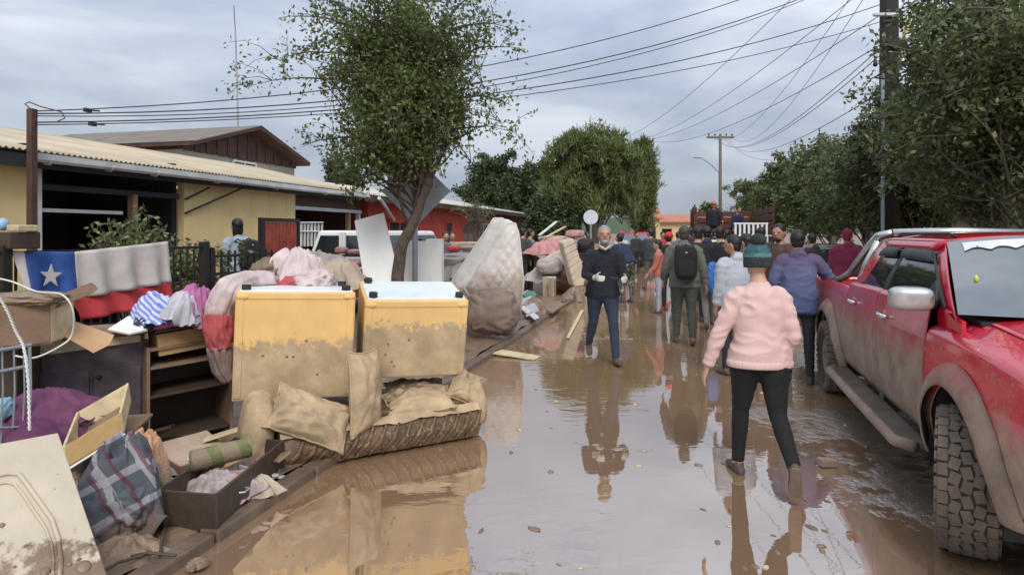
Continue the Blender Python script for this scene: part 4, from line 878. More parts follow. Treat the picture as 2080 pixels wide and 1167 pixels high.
ch = T('cardboard_carton', 'muddy flattened carton between the shelf unit and the dark drawer', 'carton', W(380, 930, 4.5))
mb = MB(); mb.prism([W(300, 905, 4.35), W(420, 873, 4.75), W(470, 915, 4.5), W(365, 945, 4.2)], (0, 0, -.02)); O('lid', mb, mat('muddy_carton', (.42, .31, .23), .8, .2, 6, .4, 30), ch)
mb = MB(); mb.prism([W(300, 908, 4.34), W(365, 948, 4.19), V((W(365, 948, 4.19).x, 4.19, .1)), V((W(300, 908, 4.34).x, 4.34, .1))], (.02, .02, 0)); O('side', mb, m_brnboard, ch)
mb = MB(); mb.prism([W(366, 948, 4.18), W(471, 917, 4.49), V((W(471, 917, 4.49).x, 4.49, .1)), V((W(366, 948, 4.18).x, 4.18, .1))], (-.01, .02, 0)); O('side', mb, m_brnboard, ch)
cloth('muddy_rag', 'dark wet rags in the mud before the cream panel', 'rag', G(255, 1125, .05), .20, .15, .09, m_mudwet, 51, 7)
lump('muddy_rag', 'long dark wet rag beside the dark drawer', 'rag', G(270, 1050, .04), (.14, .16, .08), m_mudwet, 52, None, .8, .2, .35, 2.6)
for i in range(9):
    z_ = lump('mud_clod', 'clod of wet mud on the sidewalk by the kerb', 'mud clod', G(random.uniform(250, 420), random.uniform(1080, 1160), .03), (random.uniform(.02, .05), random.uniform(.02, .05), .025), m_mudwet, 60+i, None, .9, .3, .3, 2.5, nu=18, nv=10, group='mud clods on the sidewalk')

# ------------------------------------------------------------------ white boards, big mattress, far debris
def leanboard(label, pp, Y, th, m, ydep=.25):
    P = [W(x, y, Y-(ydep if y > 500 else 0)) for (x, y) in pp]; return board('white_board', label, 'board', P, th, m, .004)
leanboard('white panel leaning left of the street tree trunk', [(741, 580), (720, 448), (779, 432), (815, 580)], 9.0, .03, m_white)
wf = T('white_wardrobe', 'white wardrobe carcass standing behind the sign pole', 'wardrobe', W(852, 570, 9.6))
mb = MB(); p = W(881, 509, 9.6); mb.box((p.x, 9.75, .80), (32/FPX*9.6, .35, 1.6), None); O('side_panel', mb, m_white, wf, bevel=.006)
mb = MB(); p = W(835, 509, 9.7); mb.box((p.x, 9.98, .79), (62/FPX*9.7, .03, 1.56)); O('back_panel', mb, m_white, wf)
mb = MB(); p = W(842, 509, 9.5); mb.box((p.x, 9.5, .79), (60/FPX*9.5, .03, 1.52), rot(0, .02, .06)); O('door', mb, m_white, wf, bevel=.004)
mb = MB(); p = W(812, 509, 9.6); mb.box((p.x, 9.75, .79), (.025, .35, 1.58)); O('side_panel', mb, m_white, wf)
mt_ = T('mattress', 'muddy quilted mattress standing on end behind the right appliance', 'mattress', G(1000, 675))
Ym = 10.5
front = [(1030, 456), (1048, 456), (1055, 478), (1060, 530), (1063, 575), (1058, 630), (1046, 676), (1030, 680), (990, 668), (958, 655), (955, 600), (945, 585), (975, 540), (1005, 495)]
fp0 = [W(x, y, Ym-.35+.55*((680-y)/225)) for (x, y) in front]; fp = []
for i in range(len(fp0)):
    for k in range(5): fp.append(fp0[i].lerp(fp0[(i+1) % len(fp0)], k/5))
off = V((-.24, .16, .10))
cen = sum(fp, V((0, 0, 0)))/len(fp); mb = MB(); nf = len(fp); rings = 30; vs = []; fs = []
nrmF = V((.25, -1, .25)).normalized()
for k in range(rings+1):
    f = k/rings
    for p in fp:
        q = cen.lerp(p, f); bul = .10*(1-f**4)+.02*NZ.noise(q*3.0)*(1-f)+.035*(abs(math.sin(q.x*19+q.z*14))*abs(math.sin(q.x*-19+q.z*14)))**.5*(1-f**8); vs.append(q+nrmF*bul)
for k in range(rings):
    for i in range(nf): fs.append((k*nf+i, k*nf+(i+1) % nf, (k+1)*nf+(i+1) % nf, (k+1)*nf+i))
mb.add(vs, fs); O('cover', mb, m_matt, mt_, smooth=True)
mb = MB()
def bord(a, b):
    i = int(round(a*nf)) % nf; p = fp[i]; return p+off*b+(p-cen).normalized()*(.035*math.sin(b*math.pi))
mb.grid(nf, 7, bord, True); mb.add([p+off for p in fp], [tuple(range(nf-1, -1, -1))]); O('border', mb, m_mattl, mt_, smooth=True)
for f in (.06, .94):
    P = [p+off*f+(p-cen).normalized()*.012 for p in fp]; P.append(P[0]); mb = MB(); mb.tube(P, .018, 8); O('piping', mb, m_mattl, mt_, smooth=True)
lump('mud_caked_blanket', 'mud caked blanket slumped at the foot of the big mattress', 'blanket', W(1000, 632, 10.0), (.40, .22, .34), mat('mud_caked_blanket', (.20, .145, .115), .75, .3, 5, .8, 14), 71, None, .75, .10, .16, 2.2)
GF = 'debris along the left kerb'
def farlump(name, label, cat, px, py, Y, w, h_, m, seed, dep=.4, e=.7, tilt=0): 
    return lump(name, label, cat, W(px, py, Y), (w/2/FPX*Y, dep, h_/2/FPX*Y), m, seed, rot(0, tilt, A*-1), e, .1, .14, 2, nu=36, nv=20)
m_pk = mat('muddy_pink_cloth', (.45, .22, .21), .85, .25, 4); m_gr = mat('muddy_grey_cloth', (.36, .32, .29), .85, .25, 4); m_tn = mat('muddy_tan_cloth', (.42, .34, .26), .85, .25, 4)
m_rd = mat('red_cloth', (.50, .06, .05), .8, .2, 4); m_or = mat('orange_box', (.42, .13, .04), .8, .2, 4); m_grn = mat('green_cloth', (.10, .22, .16), .85, .2, 4)
farlump('mattress', 'grey sagging mattress behind the big standing mattress', 'mattress', 940, 530, 11.6, 95, 34, m_gr, 81, .6)
farlump('rolled_foam', 'cream rolled foam on the sagging mattress', 'foam', 950, 499, 11.7, 80, 16, m_tn, 82, .2)
farlump('red_cloth', 'red cloth lying on the sagging mattress', 'cloth', 922, 505, 11.5, 26, 12, m_rd, 83, .15)
farlump('dark_debris', 'dark heap of debris under the sagging mattress', 'debris', 935, 572, 11.7, 110, 66, m_mudwet, 84, .6)
farlump('muddy_sofa', 'far muddy armchair in the kerbside debris', 'armchair', 1118, 540, 17, 50, 34, m_gr, 85, .5)
farlump('pink_bedding', 'pink bedding roll on top of the far debris', 'bedding', 1168, 475, 18, 38, 16, m_pk, 86, .3)
farlump('bedding_heap', 'patterned bedding heap in the far debris', 'bedding', 1130, 503, 18, 46, 40, m_pk, 87, .5)
farlump('tan_bundle', 'tan bundle at the top left of the far debris', 'bundle', 1125, 487, 18.5, 60, 18, m_tn, 88, .4)
farlump('dark_debris', 'dark heap at the base of the far debris', 'debris', 1150, 565, 17.5, 90, 50, m_mudwet, 89, .6)
farlump('dark_debris', 'brown heap behind the standing beige mattress', 'debris', 1200, 520, 20, 70, 50, m_mudwet, 90, .6)
farlump('tyre_heap', 'black tyre like bundle behind the beige mattress', 'bundle', 1190, 498, 19, 34, 30, m_rub, 91, .3)
bm_ = T('beige_mattress', 'beige mattress standing tilted in the far debris', 'mattress', W(1165, 590, 16.2))
P = [W(1143, 493, 16.2), W(1166, 484, 16.3), W(1190, 560, 16.1), W(1186, 580, 16.0), W(1166, 582, 16.0)]; mb = MB(); mb.prism(P, (-.12, .25, .03)); O('cover', mb, m_beigemat, bm_, bevel=.03)
for i in range(6):
    f = (i+.7)/6.5; a = P[0].lerp(P[4], f); b = P[1].lerp(P[2], f); mb = MB(); mb.tube([a+V((0, -.01, 0)), b+V((0, -.01, 0))], .014, 5); O('seam', mb, m_tn, bm_)
wb = T('white_cabinet', 'small white cabinet standing in the far debris', 'cabinet', W(1117, 600, 16.3))
p = W(1117, 578, 16.3); mb = MB(); mb.box((p.x, 16.5, .28), (.31, .3, .56), ROADM); O('body', mb, m_white, wb, bevel=.01)
mb = MB(); mb.box((p.x, 16.31, .30), (.25, .02, .44), ROADM); O('door', mb, m_white, wb, bevel=.005)
for i, (a, b) in enumerate((((1095, 478, 18), (1130, 450, 18.5)), ((1108, 482, 18), (1148, 460, 18.4)))):
    mb = MB(); p, q = W(*a), W(*b); mb.box((p+q)/2, ((q-p).length, .09, .03), basis(q-p)); O('loose_plank', mb, m_gut if i == 0 else m_creamw, label=('upper grey' if i == 0 else 'lower cream')+' plank sticking out of the far debris', cat='plank', group=GF)
# little things near the white vehicle
ob = T('orange_crate', 'orange brown crate with pink rags before the white vehicle', 'crate', W(705, 600, 8.9))
p = W(706, 562, 9.0); mb = MB(); mb.box((p.x, 9.2, p.z-.1), (.50, .34, .38), ROADM); O('body', mb, m_or, ob, bevel=.008)
farlump('pink_rags', 'pink and white rags in the orange brown crate', 'rags', 705, 535, 9.2, 70, 16, m_pk, 92, .15)
farlump('pink_bag', 'pink bag on the bonnet of the white vehicle', 'bag', 694, 508, 11.4, 22, 14, m_pk, 93, .12)
farlump('pink_bag', 'second muddy pink bag right of the first on the bonnet', 'bag', 722, 511, 11.4, 30, 10, m_pk, 94, .12)
farlump('white_bundle', 'white bundle below the white vehicle window', 'bundle', 668, 530, 10.3, 60, 26, m_gr, 95, .25)
# debris by the kerb, planks in the water
fd = [((1063, 600), (1082, 645), .26, m_greyc, 'grey broken panel beside the kerb past the mattress'), ((1115, 640), (1140, 622), .16, m_brnboard, 'small brown board lying past the mattress'), ((1060, 630), (1090, 655), .10, m_gut, 'pale slat in the kerbside litter')]
for i, (a, b, w, m_, lab) in enumerate(fd):
    p, q = G(*a, .06), G(*b, .12); d = (q-p).normalized(); mb = MB(); mb.box((p+q)/2+V((0, 0, .08)), ((q-p).length, w, .025), basis(d) @ Matrix.Rotation(.45, 3, 'X')); O('broken_board', mb, m_, label=lab, cat='board', bevel=.003)
lump('green_white_bag', 'green and white bag in the litter past the mattress', 'bag', G(1078, 605, .15), (.16, .2, .16), m_grn, 96)
board('loose_plank', 'thin pale plank lying across the kerb in the water', 'plank', [G(1000, 716, .05), G(1020, 709, .06), G(1098, 722, .02), G(1085, 729, .02)], .018, m_creamw)
board('loose_plank', 'narrow pale slat floating beside the walking man', 'plank', [G(1150, 686, .012), G(1156, 688, .012), G(1186, 630, .012), G(1180, 630, .012)], .012, m_creamw, .002)
br = T('brick', 'half brick lying in the mud left of the pickup', 'brick', G(1680, 938)); p = G(1680, 938, .03); mb = MB(); mb.box(p, (.125, .075, .055), rot(0, .05, .1)); O('body', mb, mat('muddy_brick', (.30, .22, .16), .8, .2, 20, .6, 40), br, bevel=.01)
for i in range(70):
    px = random.uniform(880, 1800); py = random.uniform(700, 1160); s_ = random.uniform(.006, .02)
    if random.random() < .4: px = random.uniform(1380, 1700)
    mb = MB(); p = G(px, py, .002); mb.ell(p, (s_*random.uniform(1, 2.6), s_, s_*.5), rot(0, 0, random.uniform(0, 3)), 9, 6, 1, folds(i, .3, 2, .3)); O('mud_speck', mb, m_mudwet if random.random() < .75 else m_creamw, label='small lump of floating debris in the flooded street', cat='debris', group='debris specks on the water', smooth=True)

# broken boards, slats and rags littering the far debris and the sidewalk
bn_ = ['brown', 'cream', 'dark brown', 'pale grey', 'raw timber', 'cardboard brown']
m_sc = [m_brnboard, m_creamw, m_dkboard, m_gut, m_pine, m_card]
for i in range(46):
    far = i < 30; k_ = random.randrange(6)
    if far: p = G(random.uniform(1085, 1190), random.uniform(560, 600), 0); p.z = random.uniform(.1, 1.25)
    else: p = G(random.uniform(1040, 1120), random.uniform(605, 665), 0); p = p-VR*random.uniform(.2, .9); p.z = random.uniform(.08, .2)
    mb = MB(); mb.box(p, (random.uniform(.3, 1.1) if far else random.uniform(.15, .5), random.uniform(.05, .25), .022), rot(random.uniform(-.6, .6), random.uniform(-.7, .7), random.uniform(0, 3)))
    O('broken_board', mb, m_sc[k_], label=(bn_[k_]+' broken board in the far kerbside debris heap') if far else (bn_[k_]+' broken board on the muddy sidewalk past the mattress'), cat='board', group='broken boards in the far heap' if far else 'broken boards on the sidewalk', bevel=.003)
for i, (px, py, Y, w, m_, lab) in enumerate(((1100, 560, 17.2, .5, m_gr, 'grey rag hanging in front of the far debris'), (1175, 600, 16, .45, m_mudwet, 'dark rag at the foot of the beige mattress'), (1140, 525, 17.4, .5, m_tn, 'tan blanket draped over the far debris'), (1105, 505, 17.8, .5, m_pk, 'pink blanket draped at the left of the far debris'), (960, 548, 11.2, .6, m_gr, 'grey sheet over the sagging mattress'), (1085, 628, 13.5, .35, m_mudwet, 'wet rag on the sidewalk past the big mattress'), (690, 560, 8.6, .4, m_tn, 'tan cloth beside the orange brown crate'), (640, 540, 9.5, .5, m_gr, 'grey cloth heap below the white vehicle'))):
    p = W(px, py, Y); cloth('draped_rag', lab, 'cloth', p-UP*.15, w, w*.8, .35, m_, 200+i, 7, None, .22, flat=2.2)
m_twig = m_dkboard
for i, (px, py, lab) in enumerate(((330, 1098, 'thin dark stick before the open drawer'), (240, 1150, 'thin stick at the foot of the cream panel'), (300, 1130, 'bent stick in the mud by the kerb'))):
    p = G(px, py, .09); an = random.uniform(0, 3); d = V((math.cos(an), math.sin(an), .05))*.14; mb = MB(); mb.tube([p-d, p+V((0, 0, .02)), p+d], .008, 6); O('stick', mb, m_twig, label=lab, cat='stick')

pos_ = ((318, 905, .10), (345, 925, .12), (300, 935, .10), (420, 920, .18), (470, 905, .15), (500, 935, .12), (280, 900, .30), (250, 905, .45), (330, 870, .22), (540, 960, .10), (300, 1000, .10), (310, 1040, .09), (560, 930, .16), (455, 880, .25))
for i, (px, py, z) in enumerate(pos_):
    k_ = i % 6; p = G(px, py, z); mb = MB(); w = random.uniform(.14, .42); d = random.uniform(.04, .12)
    mb.box(p, (w, d, .016), rot(random.uniform(-.5, .5), random.uniform(-.45, .45), random.uniform(0, 3))); O('splintered_board', mb, m_sc[k_], label=bn_[k_]+' splintered board lying between the shelf unit and the dark drawer', cat='board', group='splintered boards in the near pile', bevel=.002)
for i, (px, py, z, w, m_, lab) in enumerate(((505, 965, .06, .17, m_mudwet, 'wet brown rag at the left foot of the sofa'), (330, 955, .10, .16, m_gr, 'grey muddy rag behind the dark drawer'), (150, 1000, .2, .2, m_mudwet, 'dark rag between the cream panel and the plaid blanket'), (530, 1000, .06, .12, m_tn, 'tan rag on the kerb beside the dark drawer'))):
    cloth('muddy_rag', lab, 'rag', G(px, py, z), w, w*.8, .10, m_, 300+i, 7, None, .25)
# ------------------------------------------------------------------ red pickup
m_red = mat('red_paint_muddy_side', (.50, .010, .032), .28, .1, 2, .0, mud=.99, mudc=(.32, .25, .185), mamp=.20, mscale=4.5, msoft=.30, spl=.36, coat=.7)
m_redf = mat('red_paint_fender', (.56, .010, .036), .25, .1, 2, .0, mud=.76, mudc=(.36, .28, .20), mamp=.34, mscale=4, msoft=.16, spl=.36, coat=.8)
m_redt = mat('red_paint_top', (.62, .010, .036), .22, .06, 2, .0, mud=.9, mamp=.1, spl=.27, coat=.9)
m_flare = mat('muddy_flare', (.30, .05, .05), .5, .2, 5, .2, mud=.93, mudc=(.31, .24, .18), mamp=.34, mscale=5, msoft=.25, spl=.34)
m_chrome = mat('brushed_chrome', (.62, .62, .62), .2, .1, 5, .05, metal=1)
m_chromud = mat('muddy_chrome', (.55, .55, .53), .25, .1, 5, .05, metal=.9, mud=1.27, mudc=(.42, .34, .27), mamp=.12, mscale=9, msoft=.1)
m_tyre = mat('muddy_tyre', (.145, .108, .078), .8, .35, 9, .6, 40)
m_tyred = mat('tyre_groove', (.06, .046, .035), .85, .3, 9)
m_rim = mat('muddy_rim', (.22, .18, .15), .6, .3, 9, .4, 30)
m_under = mat('dark_underbody', (.02, .018, .016), .8, .3, 5)
m_glass = glass_dark('tinted_car_glass', (.02, .023, .026), .03)
m_wind = glass_dark('windscreen_glass', (.06, .075, .08), .02); m_wind.node_tree.nodes['Principled BSDF'].inputs['IOR'].default_value = 2.4
m_step = mat('muddy_step', (.10, .075, .055), .6, .4, 6, .6, 30)
TD = V((384/1300, 1, 0)).normalized(); TN = V((-TD.y, TD.x, 0)); TP0 = G(1690, 800); TW = 1.86
def TP(s, t, z): return TP0-TD*s+TN*t+UP*z
pk = T('red_pickup', 'red double cab pickup caked with mud parked at the right', 'pickup', TP(1.7, -TW/2, 0))
AXR, AXF, AXZ, RA = -.17, 3.43, .375, .50
def lerp(a, b, f): return a+(b-a)*f
def tprof(z):
    ks = ((.30, -.09), (.45, -.045), (.62, -.008), (.85, .004), (1.02, -.006), (1.2, -.035), (1.32, -.07))
    for (z0, t0), (z1, t1) in zip(ks, ks[1:]):
        if z <= z1: return lerp(t0, t1, max(0, (z-z0)/(z1-z0)))
    return -.07
def zbot(s):
    for ax in (AXR, AXF):
        if abs(s-ax) < RA: return AXZ+math.sqrt(RA*RA-(s-ax)**2)*1.0
    return .43 if s > 0 else .47
def sidefn(sa, sb, zs, t_in, z_in, mir):
    def fn(a, b):
        s = lerp(sa, sb, a); zt = zs(s)
        if b <= .78:
            z = lerp(zbot(s), zt, b/.78); t = tprof(z)
        else:
            f = (b-.78)/.22; an = f*math.pi/2; t0 = tprof(zt); t = lerp(t0, t_in, math.sin(an)**1.3); z = lerp(zt, z_in(s), 1-math.cos(an)) if False else zt+(z_in(s)-zt)*math.sin(an)
        return TP(s, t if not mir else -TW-t, z)
    return fn
def zdoor(s): return 1.205+.012*s
def zfend(s): return 1.09-.05*max(0, s-3.6)**1.2
def zbed(s): return 1.13
for mir in (False, True):
    segs = [('bed_side', -1.22, .655, zbed, -.07, lambda s: 1.175, m_red, 90), ('rear_door', .665, 1.672, zdoor, -.10, lambda s: zdoor(s)+.025, m_red, 50),
            ('front_door', 1.682, 2.885, zdoor, -.10, lambda s: zdoor(s)+.025, m_red, 50), ('fender', 2.895, 4.42, zfend, -.2, lambda s: 1.20-.055*max(0, s-3.1)-.05*max(0, s-3.9)**2, m_redf, 80)]
    for (nm, sa, sb, zs, ti, zi, m_, n_) in segs:
        mb = MB(); mb.grid(n_, 26, sidefn(sa, sb, zs, ti, zi, mir)); o = O(nm, mb, m_, pk, smooth=True, thick=.004)
        if 'door' in nm:
            sgn = -1 if mir else 1; hs = sa+.20; base = tprof(1.06); P = lambda s, t, z: TP(s, t if not mir else -TW-t, z)
            mb = MB(); mb.tube([P(hs-.02, base, 1.075), P(hs, base+.035, 1.078), P(hs+.08, base+.042, 1.078), P(hs+.15, base+.035, 1.075), P(hs+.17, base, 1.07)], [.012, .017, .019, .017, .012], 10); O('handle', mb, m_chrome, o, smooth=True)
            mb = MB(); mb.ell(P(hs+.075, base-.004, 1.07), (.06, .02, .045), basis(TD), 14, 8); O('handle_cup', mb, m_red, o, smooth=True)
    # wheel arch flares and dark liners
    for ax in (AXR, AXF):
        mb = MB()
        def ff(a, b):
            an = lerp(-.12, math.pi+.12, a); r = lerp(RA-.012, RA+.115, b); bulge = .012+.05*math.sin(min(1, (1-b)*1.25)*math.pi/2) if b < 1 else .004
            s = ax-math.cos(an)*r; z = max(.36, AXZ+math.sin(an)*r); t = tprof(z)+bulge
            return TP(s, t if not mir else -TW-t, z)
        mb.grid(40, 7, ff); O('flare', mb, m_flare, pk, smooth=True, thick=.006)
        mb = MB()
        def fl2(a, b):
            an = lerp(-.2, math.pi+.2, a); t = lerp(-.02, -.55, b); return TP(ax-math.cos(an)*(RA+.01), t if not mir else -TW-t, AXZ+math.sin(an)*(RA+.01))
        mb.grid(24, 3, fl2); O('wheel_liner', mb, m_under, pk, smooth=True)
    # running board
    P = lambda s, t, z: TP(s, t if not mir else -TW-t, z)
    mb = MB(); mb.prism([P(.42, -.06, .385), P(.48, .10, .375), P(2.72, .10, .375), P(2.88, -.06, .385)], UP*-.05); o = O('running_board', mb, m_step, pk, bevel=.015)
    mb = MB(); mb.tube([P(.44, .05, .36), P(.5, .115, .35), P(1.6, .118, .35), P(2.72, .115, .35), P(2.84, .03, .355)], .036, 10); O('step_tube', mb, m_flare, o, smooth=True)
    # greenhouse
    def GH(s, f, out=0): 
        t = lerp(-.085, -.27, f)+out; z = lerp(1.228, 1.635, f); return P(s, t, z)
    def quadgrid(c, n=8, out=0):     # c = (s,f) corners bl br tr tl
        mb = MB(); return mb.grid(n, n, lambda a, b: GH(lerp(lerp(c[0][0], c[1][0], a), lerp(c[3][0], c[2][0], a), b), lerp(lerp(c[0][1], c[1][1], a), lerp(c[3][1], c[2][1], a), b), out+.012*math.sin(b*math.pi)))
    w1 = O('rear_window', quadgrid(((.98, .05), (1.60, .02), (1.62, .82), (1.20, .82)), out=.004), m_glass, pk, smooth=True)
    w2 = O('front_window', quadgrid(((1.74, .02), (3.02, .02), (2.36, .84), (1.74, .82)), out=.004), m_glass, pk, smooth=True)
    for (c, nm) in ((((.70, 0), (.97, .05), (1.19, .83), (.93, 1)), 'rear_pillar'), (((1.61, 0), (1.73, 0), (1.73, .83), (1.63, .83)), 'door_pillar'), (((3.03, 0), (3.24, -.10), (2.43, 1), (2.36, .84)), 'front_pillar'), (((1.19, .83), (2.37, .84), (2.43, 1), (.93, 1)), 'roof_rail')):
        O(nm, quadgrid(c), m_redt if nm != 'door_pillar' else m_black, pk, smooth=True, thick=.01)
    for (c, w) in ((((1.10, .66), (1.63, .68), (1.64, .86), (1.19, .86)), w1), (((1.73, .68), (2.52, .66), (2.36, .86), (1.73, .86)), w2)):
        O('rain_visor', quadgrid(c, 5, .03), m_black, w, smooth=True, thick=.004)
    O('rain_visor', quadgrid(((2.52, .66), (2.98, .06), (3.04, .06), (2.37, .86)), 5, .026), m_black, w2, smooth=True, thick=.004)
    mb = MB(); mb.prism([P(2.885, -.078, 1.10), P(3.27, -.078, 1.10), P(3.27, -.078, 1.20), P(3.03, -.078, 1.245), P(2.885, -.078, 1.245)], TN*(-.02 if not mir else .02)); O('cowl_side', mb, m_redt, pk)
    # mirror
    mr = MB(); mr.ell(P(3.0, .10, 1.30), (.075, .120, .074), basis(TD) @ Matrix.Rotation(0, 3, 'X'), 36, 24, .58); o = O('mirror', mr, m_chromud, pk, smooth=True)
    mb = MB(); mb.tube([P(2.90, -.06, 1.26), P(2.94, .0, 1.255), P(2.97, .06, 1.27)], [.035, .03, .03], 8); O('mirror_arm', mb, m_black, o, smooth=True)
    mb = MB(); mb.prism([P(2.68, -.07, 1.27), P(2.92, -.075, 1.27), P(2.78, -.12, 1.40)], TN*(.02 if not mir else -.02)); O('mirror_base', mb, m_black, o)
    # sports bar leg
    mb = MB(); mb.tube([P(-.35, -.13, 1.18), P(.0, -.17, 1.27), P(.42, -.25, 1.55), P(.58, -.30, 1.665), P(.66, -.40, 1.695)], [.035, .038, .04, .04, .04], 10); O('sports_bar', mb, m_chromud, pk, smooth=True)
    mb = MB(); mb.tube([P(.50, -.14, 1.18), P(.52, -.2, 1.38), P(.60, -.29, 1.62)], .03, 10); O('sports_bar', mb, m_chromud, pk, smooth=True)
# roof, windscreen, hood, cab back
def rooff(a, b):
    x = 2*b-1; return TP(lerp(.90+.03*abs(x), 2.45-.06*x*x, a), -.265-(TW-.53)*b, 1.638+.062*(1-abs(x)**3)*(1-(2*a-1)**4*.5))
mb = MB(); mb.grid(20, 20, rooff); O('roof', mb, m_redt, pk, smooth=True, thick=.01)
for t in (-.36, -TW+.36):
    mb = MB(); mb.tube([TP(1.0, t, 1.672), TP(1.1, t, 1.69), TP(2.2, t, 1.69), TP(2.32, t, 1.672)], .012, 8); O('roof_bar', mb, m_black, pk, smooth=True)
def wsf(a, b):
    x = 2*b-1; s = lerp(3.24+.10*(1-x*x), 2.43+.05*(1-x*x), a); t = lerp(-.068, -.272, a); return TP(s, lerp(t, -TW-t, b), lerp(1.238, 1.638+.05*(1-x*x), a)+.012*math.sin(a*math.pi))
mb = MB(); mb.grid(14, 16, wsf); ws = O('windscreen', mb, m_wind, pk, smooth=True)
mb = MB()
def shadef(a, b):
    p = wsf(.80+.14*a+(.05*abs(math.sin(b*9*math.pi)) if a < .01 else 0), .06+.88*b); return p+UP*.006-TD*.006
mb.grid(4, 70, shadef); O('sun_strip', mb, m_gut, ws, smooth=True)
mb = MB(); mb.ell(wsf(.42, .07)-TD*.02, (.012, .012, .022)); O('air_freshener', mb, mat('yellow_green_card', (.55, .62, .08), .6), ws, smooth=True)
for tt in (.18, .55):
    mb = MB(); mb.tube([wsf(.0, tt)-TD*.03, wsf(.04, tt+.2)-TD*.015+UP*.01, wsf(.02, tt+.33)-TD*.015+UP*.01], .009, 6); O('wiper', mb, m_black, ws)
def hoodf(a, b):
    x = 2*b-1; s = lerp(3.24+.12*(1-x*x), 4.40+.10*(1-x*x), a); e = 1.205-.055*max(0, s-3.1)-.05*max(0, s-3.9)**2; bul = .045*(1-abs(x)**2.5)+.022*math.exp(-((abs(x)-.62)/.12)**2)
    return TP(s, -.205-(TW-.41)*b, e+bul)
mb = MB(); mb.grid(30, 40, hoodf); O('hood', mb, m_redt, pk, smooth=True, thick=.01)
mb = MB(); mb.prism([TP(2.9, -.12, 1.195), TP(3.3, -.16, 1.185), TP(3.3, -TW+.16, 1.185), TP(2.9, -TW+.12, 1.195)], UP*.02); O('cowl', mb, m_black, pk)
mb = MB(); mb.prism([TP(.72, -.1, 1.15), TP(.72, -TW+.1, 1.15), TP(.93, -TW+.28, 1.64), TP(.93, -.28, 1.64)], TD*.02); O('cab_back', mb, m_redt, pk)
mb = MB(); mb.prism([TP(.79, -.32, 1.28), TP(.79, -TW+.32, 1.28), TP(.91, -TW+.42, 1.58), TP(.91, -.42, 1.58)], TD*.035); O('rear_screen', mb, m_glass, pk)
mb = MB(); mb.tube([TP(.66, -.40, 1.695), TP(.66, -TW/2, 1.71), TP(.66, -TW+.40, 1.695)], .04, 10); O('sports_bar', mb, m_chromud, pk, smooth=True)
mb = MB(); mb.box(TP(-.28, -TW/2, .75), (1.8, TW-.14, .04), basis(TD)); O('bed_floor', mb, m_under, pk)
mb = MB(); mb.box(TP(-1.23, -TW/2, .86), (.05, TW-.16, .60), basis(TD)); tg = O('tailgate', mb, m_red, pk, bevel=.02)
mb = MB(); mb.box(TP(-1.27, -TW/2, .95), (.03, .26, .07), basis(TD)); O('handle', mb, m_black, tg, bevel=.01)
mb = MB(); mb.box(TP(-1.32, -TW/2, .52), (.14, TW-.1, .16), basis(TD)); O('rear_bumper', mb, m_chromud, pk, bevel=.04)
for t in (-.06, -TW+.06):
    mb = MB(); mb.box(TP(-1.235, t, .95), (.05, .10, .34), basis(TD)); O('tail_lamp', mb, mat('red_lens', (.35, .01, .01), .2), pk, bevel=.015)
mb = MB(); mb.box(TP(4.46, -TW/2, .58), (.24, TW-.08, .30), basis(TD)); O('front_bumper', mb, m_redf, pk, bevel=.07)
mb = MB(); mb.box(TP(4.46, -TW/2, .90), (.10, .95, .26), basis(TD)); O('grille', mb, m_black, pk, bevel=.03)
for i in range(3):
    mb = MB(); mb.box(TP(4.515, -TW/2, .83+i*.07), (.02, .9, .02), basis(TD)); O('grille_bar', mb, m_chrome, pk)
for t in (-.24, -TW+.24):
    mb = MB(); mb.ell(TP(4.38, t, .96), (.14, .19, .10), basis(TD), 20, 12, .8); O('headlamp', mb, m_gut, pk, smooth=True)
mb = MB(); mb.box(TP(1.7, -TW/2, .42), (5.4, TW-.5, .16), basis(TD)); mb.box(TP(1.75, -TW/2, .5), (2.2, TW-.2, .12), basis(TD)); O('chassis', mb, m_under, pk)
mb = MB(); mb.box(TP(1.9, -TW/2, .9), (1.9, TW-.5, .6), basis(TD)); O('cabin_interior', mb, m_under, pk)
